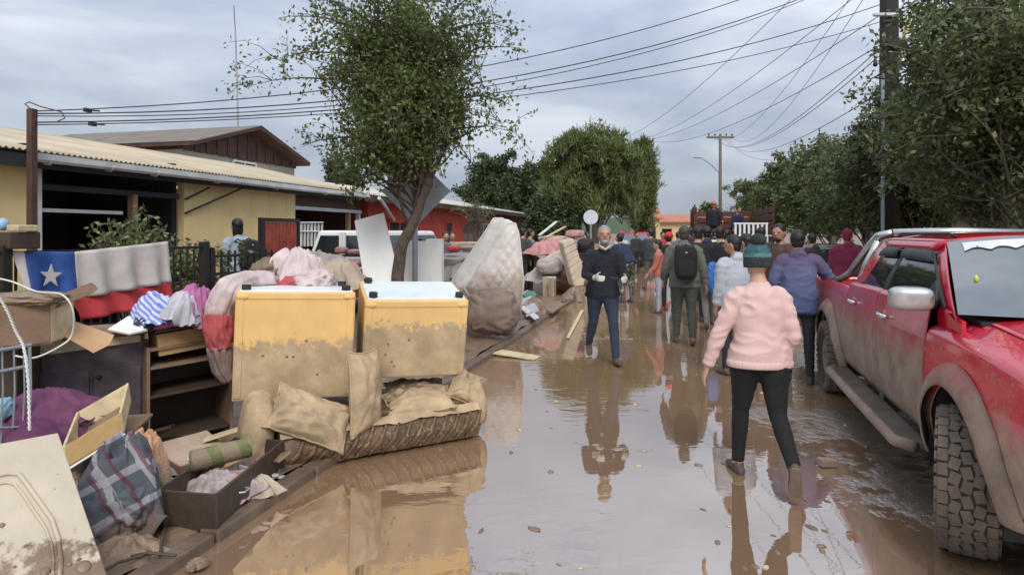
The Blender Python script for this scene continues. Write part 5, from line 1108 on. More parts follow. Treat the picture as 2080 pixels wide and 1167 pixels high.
def wheel(c, steer, par, r=.385, wd=.265, mir=False, tread=True):
    ax = (Matrix.Rotation(steer, 3, 'Z') @ TN) * (1 if not mir else -1); hw = wd/2
    e = bpy.data.objects.new('wheel', None); COL.objects.link(e); e.parent = par; e.location = c-V(par.location); 
    def sub(nm, mb, m, **k):
        o = O(nm, mb, m, par, **k); o.parent = e; o.location = -(e.location); return o
    mb = MB(); mb.wheel(c, ax, [(-hw*.6, .20), (-hw*.95, .24), (-hw, .31), (-hw*.86, r-.022), (-hw*.5, r-.014), (0, r-.012), (hw*.5, r-.014), (hw*.86, r-.022), (hw, .31), (hw*.95, .24), (hw*.6, .20)], 48); sub('tyre', mb, m_tyred if tread else m_tyre, smooth=True)
    if tread:
        mb = MB(); a = ax.cross(UP).normalized(); b = a.cross(ax)
        n = 34
        for i in range(n):
            for j in range(5):
                an = 2*math.pi*(i+(.5 if j % 2 else 0)+random.uniform(-.06, .06))/n; rad = a*math.cos(an)+b*math.sin(an); tan = ax.cross(rad)
                o_ = (j-2)*wd*.192; w_ = wd*.178*random.uniform(.95, 1.05); l_ = 2*math.pi*r/n*.86; rr = r-.006-(.010 if abs(j-2) == 2 else 0)
                M3 = Matrix((ax, tan, rad)).transposed() @ Matrix.Rotation(random.choice((-.28, .28)) if j in (1, 2, 3) else 0, 3, 'Z'); mb.box(c+ax*o_+rad*(rr-.008), (w_, l_, .026), M3)
            for sgn in (-1, 1):
                an = 2*math.pi*i/n; rad = a*math.cos(an)+b*math.sin(an); tan = ax.cross(rad); mb.box(c+ax*sgn*(hw-.008)+rad*(r-.055), (.03, 2*math.pi*r/n*.6, .06), Matrix((ax, tan, rad)).transposed())
        sub('tread', mb, m_tyre, kind='stuff', bevel=.004)
    mb = MB(); mb.wheel(c, ax, [(hw*.6, .215), (hw*.75, .20), (hw*.45, .17), (hw*.4, .08), (hw*.62, .06), (hw*.62, 0)], 36)
    a = ax.cross(UP).normalized(); b = a.cross(ax)
    for k in range(6):
        an = k*math.pi/3; rad = a*math.cos(an)+b*math.sin(an); mb.box(c+ax*hw*.55+rad*.125, (.03, .05, .17), Matrix((ax, ax.cross(rad), rad)).transposed())
    sub('rim', mb, m_rim, smooth=False); return e
wheel(TP(AXF-.02, -.055, AXZ), math.radians(-19), pk); wheel(TP(AXR, -.07, AXZ), 0, pk)
wheel(TP(AXF, -TW+.17, AXZ), math.radians(-19), pk, mir=True); wheel(TP(AXR, -TW+.15, AXZ), 0, pk, mir=True)
for s in (AXF-.56, AXR-.52):
    mb = MB(); mb.box(TP(s, -.19, .36), (.015, .26, .32), basis(TD)); O('mud_flap', mb, m_rub, pk)

# ------------------------------------------------------------------ other vehicles
def car(name, label, cat, pos, fwd, L, Wd, H, paint, zlow=.35, belt=.95, cab=(.18, .30, .80, .95), plate=True, dark_rear=None, split=False):
    """cab = fractions of length from the rear: rear glass foot, rear roof, front roof, windscreen foot (measured along L)"""
    t = T(name, label, cat, pos); f = V(fwd).normalized(); lft = V((-f.y, f.x, 0)); R = basis(f); pos = V(pos)
    def P(s, w, z): return pos+f*(s-L/2)+lft*w+UP*z
    hw = Wd/2
    def loft(prof, tz):
        n = len(prof); mb = MB(); vs = []
        for w in (-1, 1):
            for (s, z) in prof: vs.append(P(s, w*(hw-tz(z)), z))
        return mb.add(vs, [tuple(range(n)), tuple(range(2*n-1, n-1, -1))]+[(i, n+i, n+(i+1) % n, (i+1) % n) for i in range(n)])
    body = [(.05, zlow), (.0, .55), (.03, belt), (L*cab[0], belt+.03), (L*cab[3], belt), (L*.985, belt-.14), (L, .6), (L*.97, zlow)]
    O('body', loft(body, lambda z: .03 if z > .8 else .05), paint, t, bevel=.06)
    tz = lambda z: .06+.16*max(0, (z-belt)/(H-belt))
    O('cabin', loft([(L*cab[0], belt), (L*cab[1], H), (L*cab[2], H), (L*cab[3], belt)], tz), paint, t, bevel=.05)
    h0, h1 = belt+.07, H-.1
    def ss(fr, z): k = (z-belt)/(H-belt); return L*(cab[0]+(cab[1]-cab[0])*k), L*(cab[3]+(cab[2]-cab[3])*k)
    for w in (-1, 1):
        (r0, f0), (r1, f1) = ss(0, h0), ss(0, h1); mid = (r1+f1)/2
        for (a0, a1, b0, b1) in ((r0+.14, mid-.05, r1+.10, mid-.05), (mid+.05, f0-.16, mid+.05, f1-.10)):
            mb = MB(); mb.prism([P(a0, w*(hw-tz(h0)+.004), h0), P(a1, w*(hw-tz(h0)+.004), h0), P(b1, w*(hw-tz(h1)+.004), h1), P(b0, w*(hw-tz(h1)+.004), h1)], lft*.006*w); O('side_window', mb, m_glass, t)
        for s in (L*.18, L*.81):
            c = P(s, w*(hw-.10), .34); mb = MB(); mb.wheel(c, lft*w, [(-.1, .2), (-.1, .31), (-.06, .34), (.06, .34), (.1, .31), (.1, .2)], 24); wo = O('wheel', mb, m_tyre, t, smooth=True)
            mb = MB(); mb.wheel(c, lft*w, [(.09, .21), (.06, .17), (.08, .05), (.08, 0)], 20); O('rim', mb, m_rim, wo)
        mb = MB(); mb.box(P(.015, w*(hw-.16), .84), (.06, .22, .16), R); O('tail_lamp', mb, mat('tail_lens', (.3, .02, .02), .3), t, bevel=.02)
        mb = MB(); mb.box(P(L-.06, w*(hw-.25), .74), (.10, .30, .14), R); O('headlamp', mb, m_gut, t, bevel=.03)
        mb = MB(); mb.ell(P(L*cab[3]-.25, w*(hw+.07), belt+.08), (.08, .09, .07), R, 12, 8); O('mirror', mb, paint, t, smooth=True)
    for (sa, sb, nm, e) in ((cab[0], cab[1], 'rear_window', -1), (cab[3], cab[2], 'windscreen', 1)):
        q = []
        for (w, z) in ((-1, h0), (1, h0), (1, h1), (-1, h1)):
            k = (z-belt)/(H-belt); q.append(P(L*(sa+(sb-sa)*k)+.006*e, w*(hw-tz(z)-.10), z))
        mb = MB(); mb.prism(q, f*.006*e); O(nm, mb, m_wind if e > 0 else m_glass, t)
    if split:
        mb = MB(); mb.box(P(L*.012-.012, 0, (belt+H)/2), (.05, .14, H-belt-.06), R); O('rear_door_pillar', mb, paint, t, bevel=.01)
    for (s, nm) in ((-.02, 'rear_bumper'), (L-.05, 'front_bumper')):
        mb = MB(); mb.box(P(s+.03, 0, .5), (.16, Wd-.06, .26), R); O(nm, mb, dark_rear or paint, t, bevel=.05)
    if dark_rear:
        mb = MB(); mb.box(P(L+.0, 0, .76), (.03, Wd-.5, .2), R); O('grille', mb, dark_rear, t, bevel=.01)
    if plate:
        for s in (-.085, L+.066):
            mb = MB(); mb.box(P(s, 0, .62), (.012, .40, .13), R); O('number_plate', mb, m_white, t)
    return t
wv_ = PV(680, 520, -7.2)
car('white_van', 'white utility vehicle parked before the carport of the yellow house', 'vehicle', V((X(694, 12.6), 12.6, 0))+U*2.0, U, 4.0, 1.62, 1.74, m_whitep, belt=1.16, cab=(.0, .03, .86, .95), split=True)
rs = G(1309, 520); car('red_suv', 'red car with dark front standing far down the flooded street', 'car', (X(1308, 31), 31+2.1, 0), -U, 4.3, 1.78, 1.72, mat('far_red_paint', (.42, .02, .04), .3, .05, 2, 0, mud=.55, coat=.6), belt=1.02, cab=(.05, .12, .60, .76), dark_rear=m_black)
car('white_pickup', 'white vehicle behind the grey hooded youth', 'car', (X(1535, 15.5), 17.6, 0), U, 4.4, 1.75, 1.50, m_whitep, belt=.95, cab=(.12, .25, .62, .80))
car('silver_car', 'dark grey parked car half hidden behind the leaning blue purple jacket', 'car', (X(1690, 13.5), 14.5, .0), U, 4.2, 1.72, 1.45, mat('grey_car_paint', (.10, .11, .12), .3, .1, 2, 0, mud=.6, coat=.6), belt=.9, cab=(.1, .25, .62, .80))
# stake bed truck seen from behind
Yk = 20.5
tk = T('stake_truck', 'brown stake bed truck with people standing in its load bed', 'truck', (X(1490, Yk), Yk, 0)); fw = U; TK = basis(U)
k0 = V((X(1490, Yk), Yk, 0))
def KP(s, w, z): return k0+U*s+VR*w+UP*z
m_stake = mat('brown_stake_board', (.10, .036, .026), .75, .3, 4)
mb = MB(); mb.box(KP(2.4, 0, 1.05), (5.0, 2.3, .12), TK); O('bed_floor', mb, m_stake, tk)
for w in (-1.15, 1.15):
    for i in range(6):
        mb = MB(); mb.box(KP(2.4, w, 1.25+i*.235), (5.0, .04, .19), TK); O('side_board', mb, m_stake, tk, bevel=.008)
    for s in (.0, 1.6, 3.2, 4.8):
        mb = MB(); mb.box(KP(s, w*1.04, 1.78), (.10, .05, 1.65), TK); O('stake', mb, m_stake, tk)
for i in range(6):
    mb = MB(); mb.box(KP(4.9, 0, 1.25+i*.235), (.04, 2.2, .19), TK); O('head_board', mb, m_stake, tk, bevel=.008)
mb = MB(); mb.box(KP(6.0, 0, 1.55), (1.7, 2.1, 1.7), TK); O('cab', mb, mat('truck_cab_paint', (.30, .05, .04), .4), tk, bevel=.12)
mb = MB(); mb.box(KP(2.9, 0, .72), (6.6, .8, .25), TK); O('chassis', mb, m_under, tk)
for s in (.9, 5.9):
    for w in (-.95, .95):
        mb = MB(); mb.wheel(KP(s, w, .46), VR*(1 if w > 0 else -1), [(-.14, .25), (-.14, .42), (-.09, .46), (.09, .46), (.14, .42), (.14, .25), (.05, .2), (.05, 0)], 28); O('wheel', mb, m_tyre, tk, smooth=True)
for w in (-.8, .8):
    mb = MB(); mb.box(KP(-.12, w, .85), (.05, .3, .14), TK); O('tail_lamp', mb, m_rd, tk, bevel=.01)
rk = T('white_rack', 'white barred rack above the white vehicle', 'rack', (X(1520, 15.2), 15.2, 1.4))
for i in range(8):
    mb = MB(); p = W(1494+i*9, 466, 15.2); mb.box(p, (.045, .03, .30)); O('bar', mb, m_white, rk)
for y in (454, 479):
    mb = MB(); mb.tube([W(1491, y, 15.2), W(1560, y, 15.2)], .022, 6); O('rail', mb, m_white, rk)
for px in (1492, 1559):
    mb = MB(); mb.tube([W(px, 479, 15.2), V((X(px, 15.2), 15.2, 1.2)), V((X(px, 15.2), 15.6, .9))], .02, 6); O('leg', mb, m_white, rk)
# ------------------------------------------------------------------ people
SK = mat('skin', (.50, .29, .20), .55, .08, 9, .1, 60); SKD = mat('skin_tanned', (.40, .22, .14), .55, .08, 9, .1, 60)
def fab(name, c, var=.22, bump=.5): return mat(name, c, .9, var, 5, bump, 26)
HAIRB = mat('black_hair', (.012, .010, .009), .5, .4, 30, .6, 90); HAIRG = mat('grey_hair', (.26, .26, .27), .6, .4, 40, .6, 90)
SHOE = mat('muddy_shoe', (.085, .06, .045), .7, .4, 12, .5, 30); SOLE = mat('brown_rubber_sole', (.16, .11, .075), .75, .3, 14, .6, 40)
class Body:
    def __init__(s): s.mb = MB(); s.seg = []
    def loft(s, P, R, reg, xr, n=16, cap=True):
        """elliptical tube through P with radii R=[(rx,ry)], xr = reference right vector"""
        P = [V(p) for p in P]; m = len(P); xr = V(xr); rings = []
        for i, p in enumerate(P):
            t = (P[min(i+1, m-1)]-P[max(i-1, 0)]).normalized(); x = (xr-t*xr.dot(t))
            if x.length < 1e-3: x = t.orthogonal()
            x.normalize(); y = t.cross(x); rx, ry = R[i] if isinstance(R[i], tuple) else (R[i], R[i]); rings.append((p, x, y, rx, ry, t))
        full = []
        if cap:
            p, x, y, rx, ry, t = rings[0]; r = min(rx, ry)
            full += [(p-t*r*.95, x, y, rx*.25, ry*.25, t), (p-t*r*.75, x, y, rx*.65, ry*.65, t), (p-t*r*.4, x, y, rx*.9, ry*.9, t)]
        full += rings
        if cap:
            p, x, y, rx, ry, t = rings[-1]; r = min(rx, ry)
            full += [(p+t*r*.4, x, y, rx*.9, ry*.9, t), (p+t*r*.75, x, y, rx*.65, ry*.65, t), (p+t*r*.95, x, y, rx*.25, ry*.25, t)]
        vs = [p+x*math.cos(2*math.pi*j/n)*rx+y*math.sin(2*math.pi*j/n)*ry for (p, x, y, rx, ry, t) in full for j in range(n)]
        M_ = len(full); fs = [(i*n+j, i*n+(j+1) % n, (i+1)*n+(j+1) % n, (i+1)*n+j) for i in range(M_-1) for j in range(n)]+[tuple(range(n-1, -1, -1)), tuple((M_-1)*n+j for j in range(n))]
        s.mb.add(vs, fs)
        for a, b in zip(rings, rings[1:]): s.seg.append((a, b, reg))
    def ell(s, c, r, R, reg):
        s.mb.ell(c, r, R, 20, 14); x, y, z = R.col[0], R.col[1], R.col[2]; c = V(c)
        a = (c-z*r[2]*.6, x, y, r[0]*.9, r[1]*.9, z); b = (c+z*r[2]*.6, x, y, r[0]*.9, r[1]*.9, z); s.seg.append((a, b, reg))
def person(label, pos, fwd, H, pose, mats, vox=.012, hair='short', hairm=None, bulk=1.0, hem=None, loose=.012, legb=1.0, z0=0.0, hood=False, beard=None, wrinkle=.006, thigh=1.0, shw=1.0, shz=.425, armk=1.0, legw=.8, seat=0, shirt_sleeve=True, bootm=None, noarm=()):
    """pose: lean, L/R leg (hip, knee, splay, toe), armL/armR (fwd, abd, elbow, inward), head (yaw, pitch). mats: skin, top, bottom, shoe, glove"""
    f = V(fwd); f.z = 0; f.normalize(); r = V((f.y, -f.x, 0)); k = H/1.7; Bd = Body(); pos = V(pos)
    Fm = Matrix((r, f, UP)).transposed()
    def Lc(x, y, z): return r*x+f*y+UP*z
    lean = pose.get('lean', 0); sp = Lc(pose.get('side', 0), math.sin(lean), math.cos(lean)).normalized()
    pel = V((0, 0, 0)); feet = []
    SKN, TOP, BOT, SHO, GLV = 0, 1, 2, 3, 4
    lows = []
    for sd_, key in ((-1, 'L'), (1, 'R')):
        hip, knee, splay, toe = pose.get(key, (0, 0, .03, 0)); h_ = Lc(sd_*.088*k, 0, -.03*k)
        d1 = Lc(sd_*splay, math.sin(hip), -math.cos(hip)).normalized(); kn = h_+d1*.43*k; a2 = hip-knee; d2 = Lc(sd_*splay*.3, math.sin(a2), -math.cos(a2)).normalized(); an = kn+d2*.41*k
        fd = Lc(sd_*.10, math.cos(toe), -math.sin(toe)).normalized(); fu = (UP-fd*fd.dot(UP)).normalized() if abs(fd.z) < .95 else -f
        w = legb
        Bd.loft([h_+UP*.04*k, h_.lerp(kn, .25), h_.lerp(kn, .6), kn, kn.lerp(an, .3), kn.lerp(an, .7), an-d2*.02*k], [(.092*k*w*thigh, .102*k*w*thigh), (.090*k*w*thigh, .096*k*w*thigh), (.072*k*w*(.5+.5*thigh), .076*k*w*(.5+.5*thigh)), (.057*k*w, .060*k*w), (.056*k*w, .062*k*w), (.046*k*w, .048*k*w), (.043*k*w, .043*k*w)], BOT, r)
        Bd.loft([an-d2*.03*k, an+d2*.01*k], [.036*k, .038*k], SKN if pose.get('ankle') else BOT, r)
        he = an-fd*.055*k-fu*.055*k; Bd.loft([an-fu*.01*k, an-fd*.015*k-fu*.045*k], [.040*k, .042*k], SHO, r)
        Bd.loft([he, he+fd*.07*k+fu*.01*k, he+fd*.15*k+fu*.005*k, he+fd*.215*k-fu*.005*k], [(.034*k, .036*k), (.040*k, .045*k), (.046*k, .034*k), (.038*k, .022*k)], SHO, r)
        lows += [he-fu*.036*k, he+fd*.215*k-fu*.03*k]; feet.append((an, fd, fu, he))
    zmin = min(p.z for p in lows)
    base = pos+UP*(z0-zmin-.012)
    # torso
    b = bulk; S = lambda d: sp*d*k
    T_ = [(-.085, .125, .10), (-.02, .165, .118), (.06, .160, .115), (.14, .148, .108), (.24, .158, .115), (.34, .172, .118), (.42, .165, .102), (.465, .12, .085), (.495, .07, .065)]
    Bd.loft([pel+S(a) for (a, _, _) in T_[:4]], [(x*b*k, y*b*k) for (_, x, y) in T_[:4]], BOT, r, 24)
    hm = hem if hem is not None else -.03
    rows = [(hm, None)]+[(q, None) for q in (.0, .06, .14, .24, .34, .42, .465) if q > hm+.02]
    def tw(a):
        for (a0, x0, y0), (a1, x1, y1) in zip(T_, T_[1:]):
            if a <= a1: q = max(0, (a-a0)/(a1-a0)); return x0+(x1-x0)*q, y0+(y1-y0)*q
        return T_[-1][1:]
    PT = []; RT = []
    for (a, _) in rows:
        x, y = tw(max(a, -.02)); lo_ = loose*(1.25 if a < .1 else (1 if a < .3 else .4)); x *= (1 if a < .3 else b**-.6); PT.append(pel+S(a)); hx, hy2 = ((.088+.094*legb*thigh+.016), .104*legb*thigh+.016) if a < .05 else (0, 0); RT.append((max(x*b+lo_, hx)*k, max(y*b+lo_, hy2)*k))
    Bd.loft(PT, RT, TOP, r, 28, cap=False)
    nb_ = pel+S(.475); hd = pose.get('head', (0, 0)); hy = hd[0]; Hm = Fm @ Matrix.Rotation(-hy, 3, 'Z') @ Matrix.Rotation(-hd[1], 3, 'X')
    hc = pel+S(.585)+Hm @ V((0, .035*k, .075*k))
    Bd.loft([nb_-sp*.02, pel+S(.53)+f*.008, hc-UP*.06*k], [.062*k, .054*k, .052*k], SKN, r)
    Bd.loft([pel+S(.445), pel+S(.50)], [(.11*k, .085*k), (.066*k, .066*k)], TOP, r)
    Bd.ell(hc, (.076*k, .096*k, .112*k), Hm, SKN)
    HP = lambda x, y, z: hc+Hm @ V((x*k, y*k, z*k))
    Bd.ell(HP(0, .035, -.062), (.055*k, .060*k, .052*k), Hm, SKN); Bd.loft([HP(0, .09, .015), HP(0, .112, -.022)], [.010*k, .016*k], SKN, r, 8); Bd.loft([HP(-.045, .082, .026), HP(.045, .082, .026)], [.012*k, .012*k], SKN, f, 8)
    for s_ in (-1, 1): Bd.ell(HP(s_*.077, -.005, -.01), (.012*k, .022*k, .032*k), Hm, SKN)
    # arms
    hands = []; wrists = []
    for sd_, key in ((-1, 'armL'), (1, 'armR')):
        if key in noarm: continue
        fa, ab, el, inn = pose.get(key, (0, .12, .15, 0)); shd = pel+S(shz)+r*sd_*.175*shw*b**.4*k
        u1 = Lc(sd_*math.sin(ab), math.sin(fa)*math.cos(ab), -math.cos(fa)*math.cos(ab)).normalized(); eb = shd+u1*.275*k*armk; a2 = fa+el; u2 = Lc(sd_*(math.sin(ab)*.7-inn), math.sin(a2), -math.cos(a2)).normalized(); wr_ = eb+u2*.235*k*armk
        g_ = (b-1)*.02; Bd.loft([shd-r*sd_*.03*k, shd+u1*.03*k, shd.lerp(eb, .5), eb, eb.lerp(wr_, .35), eb.lerp(wr_, .93)], [(.062+loose*.6+g_)*k, (.062+loose*.7+g_)*k, (.052+loose*.8+g_)*k, (.044+loose*.8)*k, (.043+loose*.8)*k, (.031+loose*.6)*k], TOP, f)
        Bd.loft([eb.lerp(wr_, .85), wr_+u2*.02*k], [.029*k, .026*k], GLV, f)
        wrists.append((eb.lerp(wr_, .93), u2, (.031+loose*.6)*k))
        # hand: palm, four fingers, thumb
        side = (r*(-sd_)); pn = (side-u2*side.dot(u2)).normalized(); kx = u2.cross(pn).normalized(); kx = kx if kx.dot(f) > 0 else -kx
        curl = pose.get('curl'+key[-1], .5); p0 = wr_+u2*.02*k
        Bd.loft([p0, p0+u2*.045*k, p0+u2*.085*k], [(.028*k, .016*k), (.040*k, .017*k), (.040*k, .014*k)], GLV, kx, 12)
        for q, ln in ((-1.5, .062), (-.5, .074), (.5, .080), (1.5, .072)):
            a_ = p0+u2*.085*k+kx*q*.0195*k; m1 = a_+(u2*math.cos(curl*.6)+pn*math.sin(curl*.6))*ln*.5*k; m2 = m1+(u2*math.cos(curl*1.5)+pn*math.sin(curl*1.5))*ln*.5*k; Bd.loft([a_-u2*.01*k, m1, m2], [.0095*k, .009*k, .0075*k], GLV, kx, 8)
        a_ = p0+u2*.02*k+kx*.03*k; m1 = a_+(u2*.6+kx*.7+pn*.25).normalized()*.04*k; m2 = m1+(u2*.85+kx*.25+pn*.35).normalized()*.032*k; Bd.loft([a_, m1, m2], [.0125*k, .011*k, .0085*k], GLV, pn, 8)
        hands.append(base+p0+u2*.07*k)
    if hood: Bd.loft([pel+S(.44)-f*.06*k, pel+S(.50)-f*.085*k, pel+S(.54)-f*.06*k], [(.10*k, .05*k), (.095*k, .045*k), (.06*k, .03*k)], TOP, r)
    # fuse to one skin
    root = T('person', label, 'person', pos); PINFO = (PT[0], RT[0], wrists)
    me = bpy.data.meshes.new('raw'); me.from_pydata([tuple(p) for p in Bd.mb.v], [], Bd.mb.f)
    tmp = bpy.data.objects.new('raw', me); COL.objects.link(tmp); md = tmp.modifiers.new('r', 'REMESH'); md.mode = 'VOXEL'; md.voxel_size = vox; ms = tmp.modifiers.new('s', 'SMOOTH'); ms.factor = .5; ms.iterations = 3 if vox < .011 else 2
    dg = bpy.context.evaluated_depsgraph_get(); ob = bpy.data.meshes.new_from_object(tmp.evaluated_get(dg)); bpy.data.objects.remove(tmp)
    nv = len(ob.vertices); co = np.empty(nv*3, np.float32); ob.vertices.foreach_get('co', co); co = co.reshape(-1, 3).astype(float)
    best = np.full(nv, 1e9); reg = np.zeros(nv, int)
    for (a, bb, rg) in Bd.seg:
        pa, pb = np.array(a[0]), np.array(bb[0]); ax = pb-pa; L2 = max(1e-9, ax@ax); tt = ((co-pa)@ax)/L2; tc = np.clip(tt, 0, 1); q = co-(pa+tc[:, None]*ax)
        rx = a[3]+(bb[3]-a[3])*tc; ry = a[4]+(bb[4]-a[4])*tc; xx = q@np.array(a[1]); yy = q@np.array(a[2]); al = np.abs(tt-tc)*math.sqrt(L2)
        d = (np.sqrt((xx/rx)**2+(yy/ry)**2)-1)*(rx+ry)/2; d = np.where(al > 0, np.maximum(d, 0)+al*1.2, d); mk = d < best; best[mk] = d[mk]; reg[mk] = rg
    up_h = (co@np.array(sp))/k; reg[(reg == 2) & (up_h > hm+.006)] = 1
    if wrinkle:
        ob.update(); nr = np.empty(nv*3, np.float32); ob.vertices.foreach_get('normal', nr); nr = nr.reshape(-1, 3)
        cl = (reg == 1) | ((reg == 2) & (wrinkle > 0)); amp = np.zeros(nv); sd0 = V((pos.x*3.1, pos.y*1.7, 0))
        for i in np.nonzero(cl)[0]:
            p = V(co[i]); w_ = p+V((NZ.noise(p*4+sd0), NZ.noise(p*4+sd0+V((3, 3, 3))), 0))*.09; amp[i] = (.35-abs(NZ.noise(V((w_.x*8, w_.y*8, w_.z*13))+sd0)))*1.5
        amp *= np.where(reg == 2, legw, 1.0); co = co+nr*(amp*wrinkle)[:, None]
    ob.vertices.foreach_set('co', (co+np.array(base-pos)).astype(np.float32).ravel())
    fr = np.zeros(len(ob.polygons), np.int32); lt = np.empty(len(ob.polygons), np.int32); ob.polygons.foreach_get('loop_start', lt); lv = np.empty(len(ob.loops), np.int32); ob.loops.foreach_get('vertex_index', lv)
    fr = reg[lv[lt]].astype(np.int32); ob.materials.clear()
    for m_ in (mats[0], mats[1], mats[2], mats[3], mats[4] if len(mats) > 4 else mats[0]): ob.materials.append(m_)
    ob.polygons.foreach_set('material_index', fr); ob.polygons.foreach_set('use_smooth', [True]*len(ob.polygons)); ob.update(); ob.name = 'body'
    o = bpy.data.objects.new('body', ob); COL.objects.link(o); o.parent = root
    HB = lambda x, y, z: base+HP(x, y, z)
    for s_ in (-1, 1):
        mb = MB(); mb.ell(HB(s_*.030, .088, .008), (.011*k, .007*k, .007*k), Hm, 10, 8); O('eye', mb, mat_eye, root, smooth=True)
    mb = MB(); mb.tube([HB(-.026, .094, -.058), HB(0, .100, -.056), HB(.026, .094, -.058)], [.004*k, .006*k, .004*k], 6); O('mouth', mb, mat_lip, root, smooth=True)
    if hair:
        hm_ = hairm or HAIRB
        def hd_(q): return .05*NZ.noise(q*5+pos)+.03*NZ.noise(q*11+pos)
        mb = MB(); mb.ell(HB(0, -.018, .030), (.083*k, .098*k, .095*k), Hm, 28, 18, 1, hd_)
        if hair == 'long': mb.ell(HB(0, -.06, -.06), (.078*k, .05*k, .15*k), Hm, 24, 18, 1, hd_)
        if hair == 'nape': mb.ell(HB(0, -.05, -.02), (.07*k, .055*k, .08*k), Hm, 24, 16, 1, hd_)
        O('hair', mb, hm_, root, smooth=True)
    if beard:
        mb = MB(); mb.ell(HB(0, .052, -.088), (.046*k, .054*k, .036*k), Hm, 20, 14, 1, lambda q: .06*NZ.noise(q*6)); O('beard', mb, beard, root, smooth=True)
    return root, base, HB, hands, feet, k, Hm, pel, S, r, f, base, PINFO
mat_eye = mat('dark_eye', (.02, .015, .012), .2, 0, 1, 0); mat_lip = mat('lip', (.30, .12, .10), .5, 0, 1, 0)
def ftop(px, py): return G(px, py)
# 1 man walking toward us
navy = fab('navy_knit', (.012, .014, .022)); jean = fab('dark_blue_jeans', (.024, .033, .058)); glove = fab('dirty_white_glove', (.55, .52, .46), .3)
mp_ = G(1224, 731); mp_.z = 0
PM = person('grey haired man in dark navy sweater and jeans walking toward the viewer', mp_, (.08, -.99, 0), 1.82,
    {'lean': .16, 'L': (.46, .22, .01, -.12), 'R': (-.30, .42, .01, .45), 'armL': (.25, .18, 1.25, .30), 'armR': (.20, .22, 1.35, .45), 'head': (.12, -.12), 'curlL': .9, 'curlR': .9},
    (SKD, navy, jean, SHOE, glove), .0095, 'short', HAIRG, bulk=1.06, hem=-.10, loose=.014, legb=1.05, beard=HAIRG, wrinkle=.009, thigh=1.1)
def extra(P, name, mb, m, smooth=True, **k): return O(name, mb, m, P[0], smooth=smooth, **k)
HB = PM[2]; mb = MB(); mb.tube([HB(-.065, .02, -.135), HB(-.035, .075, -.16), HB(0, .085, -.185), HB(.035, .075, -.16), HB(.065, .02, -.135)], .016, 8); extra(PM, 'shirt_collar', mb, mat('pale_shirt', (.45, .43, .38), .9))
hp_ = (PM[3][0]+PM[3][1])/2 if len(PM[3]) > 1 else PM[3][0]
ph = T('small_black_phone', 'small dark object held between the white gloves of the walking man', 'phone', hp_-V((0, 0, .03))); mb = MB(); mb.box(hp_+V((.02, -.05, .01)), (.13, .05, .03), rot(0, .1, .2)); O('case', mb, m_black, ph, bevel=.006)
# 2 woman in pink walking away
pink = fab('pale_pink_sweatshirt', (.62, .42, .385), .07, .35); legg = fab('black_leggings', (.008, .008, .009), .2, .15)
wp_ = V((X(1543, 4.42), 4.42, 0))
PW = person('person in pale pink sweatshirt, black leggings and teal pompom hat walking away', wp_, (.06, 1, 0), 1.60,
    {'lean': .05, 'L': (.22, .10, .05, .0), 'R': (-.24, .62, .02, 1.25), 'armL': (.06, .42, .12, .0), 'armR': (-.12, .26, .62, .34), 'head': (.0, .05), 'ankle': 1, 'curlL': .45, 'curlR': .6},
    (SK, pink, legg, SHOE, SK), .0075, None, bulk=1.12, hem=-.10, loose=.014, legb=1.06, wrinkle=.014, thigh=1.22, shw=.86, shz=.405, armk=1.1, legw=.3)
HB = PW[2]; k = PW[5]; Hm = PW[6]
teal = mat('teal_knit', (.035, .11, .125), .95, .3, 26, 1, 60); dteal = mat('dark_knit_band', (.025, .035, .035), .95, .3, 26, 1, 60)
hat = T('knit_hat', 'teal knitted hat with dark pompom on the walking person in pink', 'hat', HB(0, 0, .05))
mb = MB(); mb.ell(HB(0, -.012, .040), (.096*k, .112*k, .108*k), Hm, 40, 22, 1, lambda q: .012*math.sin(math.atan2(q.y, q.x)*22)); O('crown', mb, teal, hat, smooth=True)
mb = MB()
def band(a, b):
    an = a*2*math.pi; rr = .975+.03*math.sin(b*math.pi)+.010*math.sin(an*24); return HB(math.cos(an)*.093*rr, -.012+math.sin(an)*.108*rr, -.045+b*.07)
mb.grid(72, 6, band, True); O('cuff', mb, dteal, hat, smooth=True, thick=.008)
mb = MB(); mb.grid(72, 4, lambda a, b: HB(math.cos(a*6.2832)*.099, -.012+math.sin(a*6.2832)*.115, .03+b*.03), True); O('stripe', mb, mat('pale_teal_stripe', (.09, .20, .21), .95, .3, 30, 1, 60), hat, smooth=True)
mb = MB(); mb.ell(HB(0, -.05, .155), (.052*k, .052*k, .050*k), Hm, 36, 24, 1, lambda q: .22*NZ.noise(q*7)); O('pompom', mb, dteal, hat, smooth=True)
